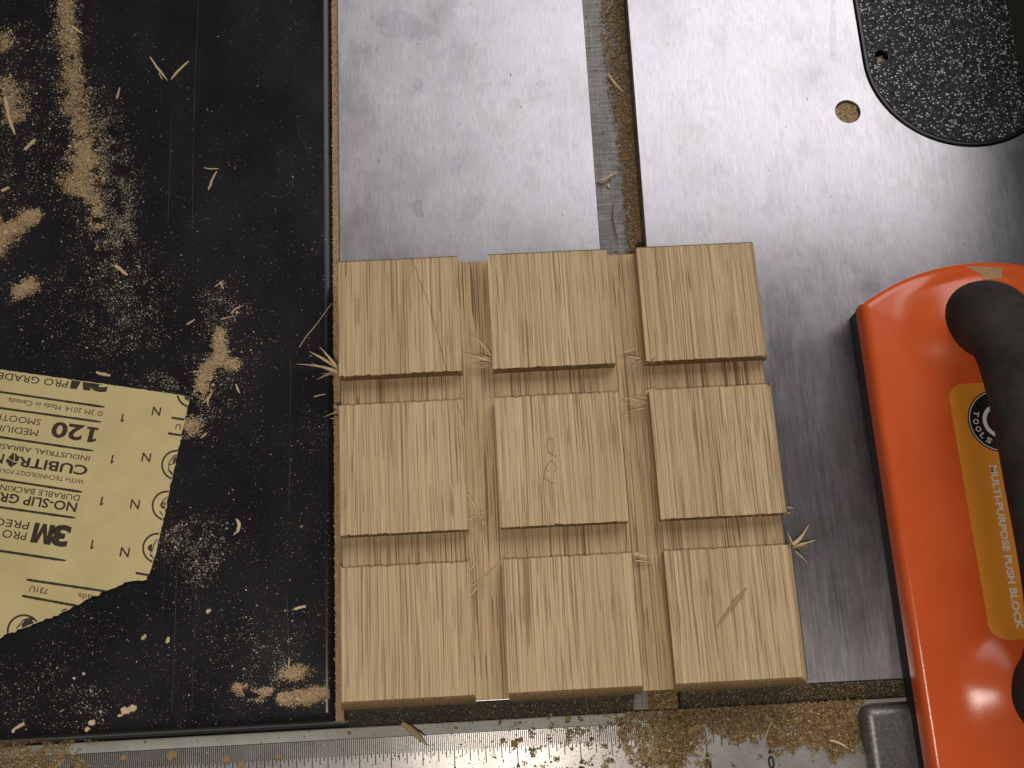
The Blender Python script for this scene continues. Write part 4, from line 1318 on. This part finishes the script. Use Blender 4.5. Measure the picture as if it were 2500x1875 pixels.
chip('wood_chip', 'flat chip jutting right from the top of the main drift', [(176, 64), (188, 74), (202, 82)], 8, z=.0006, group=g, taper=(.8, .3), cat='wood chip')
chip('wood_chip', 'short blunt chip above the heap at the left picture edge', [(4, 467), (23, 458)], 9, group=g, taper=(.9, .8), cat='wood chip')
chip('wood_chip', 'square-ended chip in the speckled sawdust left of the board', [(281, 648), (297, 661), (311, 672)], 9, z=.0004, group=g, taper=(.9, .8), cat='wood chip')
chip(W, 'thin sliver lying alone left of the narrow sawdust heap', [(456, 793), (476, 780)], 4.5, group=g, taper=(.6, .6))
chip(W, 'longer sliver of the crossed pair above the narrow heap', [(524, 701), (547, 685)], 4, group=g)
chip(W, 'shorter sliver of the crossed pair above the narrow heap', [(538, 688), (546, 707)], 4, group=g)
chip(W, 'level sliver just above the tip of the narrow heap', [(540, 780), (567, 773)], 4, group=g)
chip(W, 'kinked sliver up and right of the narrow heap tip', [(563, 766), (576, 754), (580, 752), (596, 745)], 5, group=g)
chip('wood_chip', 'flat oblong chip just above the sandpaper top edge', [(235, 909), (252, 914), (270, 917)], 8, group=g, taper=(.7, .7), cat='wood chip')
chip(W, 'ragged splinter in mid wing below the long scratch', [(509, 464), (518, 440), (530, 418)], 6.5, group=g)
chip(W, 'small flat sliver lying across the ragged mid wing splinter', [(498, 410), (515, 413), (535, 412)], 4, group=g, z=.0004)
chip('wood_shaving', 'curled crescent shaving standing on bare wing below the board middle', [(577, 1268), (586, 1280), (582, 1296), (570, 1307)], 9, group=g, curl=.001, mat=PALE_CHIP, cat='shaving')
chip('wood_chip', 'broad pale chip with ragged end near the front of the wing', [(297, 1739), (315, 1733), (334, 1727)], 17, group=g, taper=(.85, .55), mat=PALE_CHIP, cat='wood chip')
chip('wood_chip', 'small pale flake right beside the broad pale chip', [(287, 1748), (299, 1746)], 6, group=g, mat=PALE_CHIP, cat='wood chip')
chip('wood_chip', 'hooked pale chip at the front left corner of the wing', [(31, 1790), (38, 1778), (60, 1767)], 8, group=g, taper=(.3, .8), mat=PALE_CHIP, cat='wood chip')
chip('wood_chip', 'fan-shaped pale crumb midway along the wing front edge', [(216, 1766), (232, 1764)], 12, group=g, taper=(.4, .9), mat=PALE_CHIP, cat='wood chip')
chip('wood_chip', 'ragged crumb closest to the wing front edge', [(209, 1785), (217, 1776)], 10, group=g, taper=(.6, .9), mat=PALE_CHIP, cat='wood chip')
chip('wood_chip', 'thin straight chip near the rounded right edge of the wing', [(718, 1487), (732, 1484), (746, 1481)], 7, group=g, taper=(.6, .9), cat='wood chip', mat=PALE_CHIP)
chip('wood_chip', 'small pale chip below the sandpaper right tear', [(504, 1496), (515, 1489)], 9, group=g, taper=(.6, .8), cat='wood chip', mat=PALE_CHIP)
chip('wood_chip', 'upright pale chip in the middle of the lower wing', [(407, 1570), (412, 1555)], 9, group=g, taper=(.8, .6), cat='wood chip', mat=PALE_CHIP)
chip('wood_chip', 'crumpled pale chip left of the upright chip on lower wing', [(346, 1561), (357, 1550)], 9, group=g, taper=(.7, .7), cat='wood chip')
chip(W, 'thin splinter leaning right at the tail of the narrow heap', [(495, 985), (507, 975), (521, 955)], 5, group=g)
chip(W, 'thin splinter pointing down from the tail of the narrow heap', [(506, 988), (514, 960)], 3.5, group=g)
chip(W, 'pale hooked sliver right of the narrow heap', [(576, 938), (580, 950), (586, 961)], 4, group=g, mat=PALE_CHIP)
chip(W, 'small sliver below the heap at the sandpaper corner', [(491, 1070), (506, 1056)], 4.5, group=g)
chip(W, 'thin wavy sliver near the left edge of the board', [(766, 969), (780, 965), (796, 962)], 3.5, group=g, mat=PALE_CHIP)
chip(W, 'upright strand above the small lower right heap', [(704, 1632), (707, 1605)], 4, group=g)
chip('wood_fibre', 'long hair-thin fibre slanting towards the left edge of the board', [(731, 848), (750, 818), (768, 798), (810, 740)], 1.8, thick=.00008, group=g, cat='fibre', mat=PALE_CHIP, taper=(1, .8))
g2 = 'chips in the mitre slot'
SF = -.0092
chip('wood_chip', 'pale flat chip leaning on the brown drift in the mitre slot', [(1484, 180), (1500, 203), (1522, 226)], 8, z=SF + .0006, group=g2, taper=(.7, .5), cat='wood chip')
chip('wood_shaving', 'curled shaving in the mitre slot', [(1458, 440), (1472, 442), (1488, 433), (1506, 422)], 8, z=SF + .0004, curl=.0012, group=g2, cat='shaving')
chip('wood_chip', 'tiny pale flake below the curled shaving in the slot', [(1484, 449), (1487, 459)], 6, z=SF, group=g2, cat='wood chip', mat=PALE_CHIP)
CHIP_BROWN = simple('brown_chip_wood', (.40, .275, .145), .7)
DARK_TWIG_AND_SHADOW = simple('dark_twig_and_shadow', (.10, .055, .025), .7)
chip(W, 'dark twig-like splinter standing upright in the slot near the board', [(1498, 492), (1496, 530), (1502, 560), (1508, 590)], 3.2, z=SF + .0006, group=g2, mat=DARK_TWIG_AND_SHADOW)
chip('wood_fibre', 'dark curved fibre at the top end of the slot', [(1506, -4), (1492, 22), (1478, 42), (1460, 60)], 2.2, z=SF + .001, group=g2, mat=DARK_TWIG_AND_SHADOW, cat='fibre', taper=(1, .6))
chip(W, 'long pointed splinter lying on the bottom right square of the board', [(1752, 1524), (1785, 1482), (1806, 1455), (1821, 1436)], 10, z=T + .0006, thick=.0004, taper=(.2, .35), mat=CHIP_BROWN)
chip(W, 'long flat splinter lying across the rail and the ruler edge', [(982, 1764), (1012, 1790), (1044, 1820)], 13, z=TZ + .0012, thick=.0004, taper=(.8, .25), mat=DUST)
chip(W, 'dark strip standing in for the shadow of the long splinter on the ruler rail', [(1004, 1770), (1042, 1798)], 5, z=TZ + .0006, mat=DARK_TWIG_AND_SHADOW)  # added dark strip imitates the cast shadow of the long splinter
chip('wood_shaving', 'pale curved shaving on the sawdust heap beside the fence head', [(2025, 1808), (2045, 1812), (2072, 1828)], 6, z=TZ + .0028, curl=.0008, cat='shaving', mat=PALE_CHIP)
chip(W, 'thin straw-like splinter lying on the rail sawdust heap', [(1862, 1815), (1872, 1790), (1884, 1757)], 3, z=TZ + .0028)
chip('wood_chip', 'thin flat chip lying on the left part of the rail sawdust heap', [(1680, 1790), (1700, 1775), (1712, 1776)], 16, z=TZ + .0026, taper=(.6, .8), cat='wood chip', mat=DUST_DARK)
for (x, y, w, lab) in [(1256, 1815, 15, 'round brown flake on the ruler, middle of three below the board'), (1270, 1806, 12, 'small brown flake on the ruler, rightmost of three below the board'), (1228, 1808, 12, 'ragged brown flake on the ruler, leftmost of three below the board'),
                       (302, 1850, 14, 'reddish flake on the ruler at far left'), (420, 1845, 22, 'broad tan flake on the ruler graduations at left'), (553, 1855, 16, 'tan flake on the ruler left of the wing corner'), (590, 1868, 16, 'pinkish flake at the lower picture edge on the ruler'), (680, 1848, 12, 'thin flake on the ruler below the wing corner')]:
    chip('wood_flake', lab, [(x - w * .55, y + 2), (x, y), (x + w * .5, y - 3)], w, z=TZ + .0002, taper=(.6, .6), cat='wood flake', mat=DUST_DARK, group='flakes on the ruler tape')
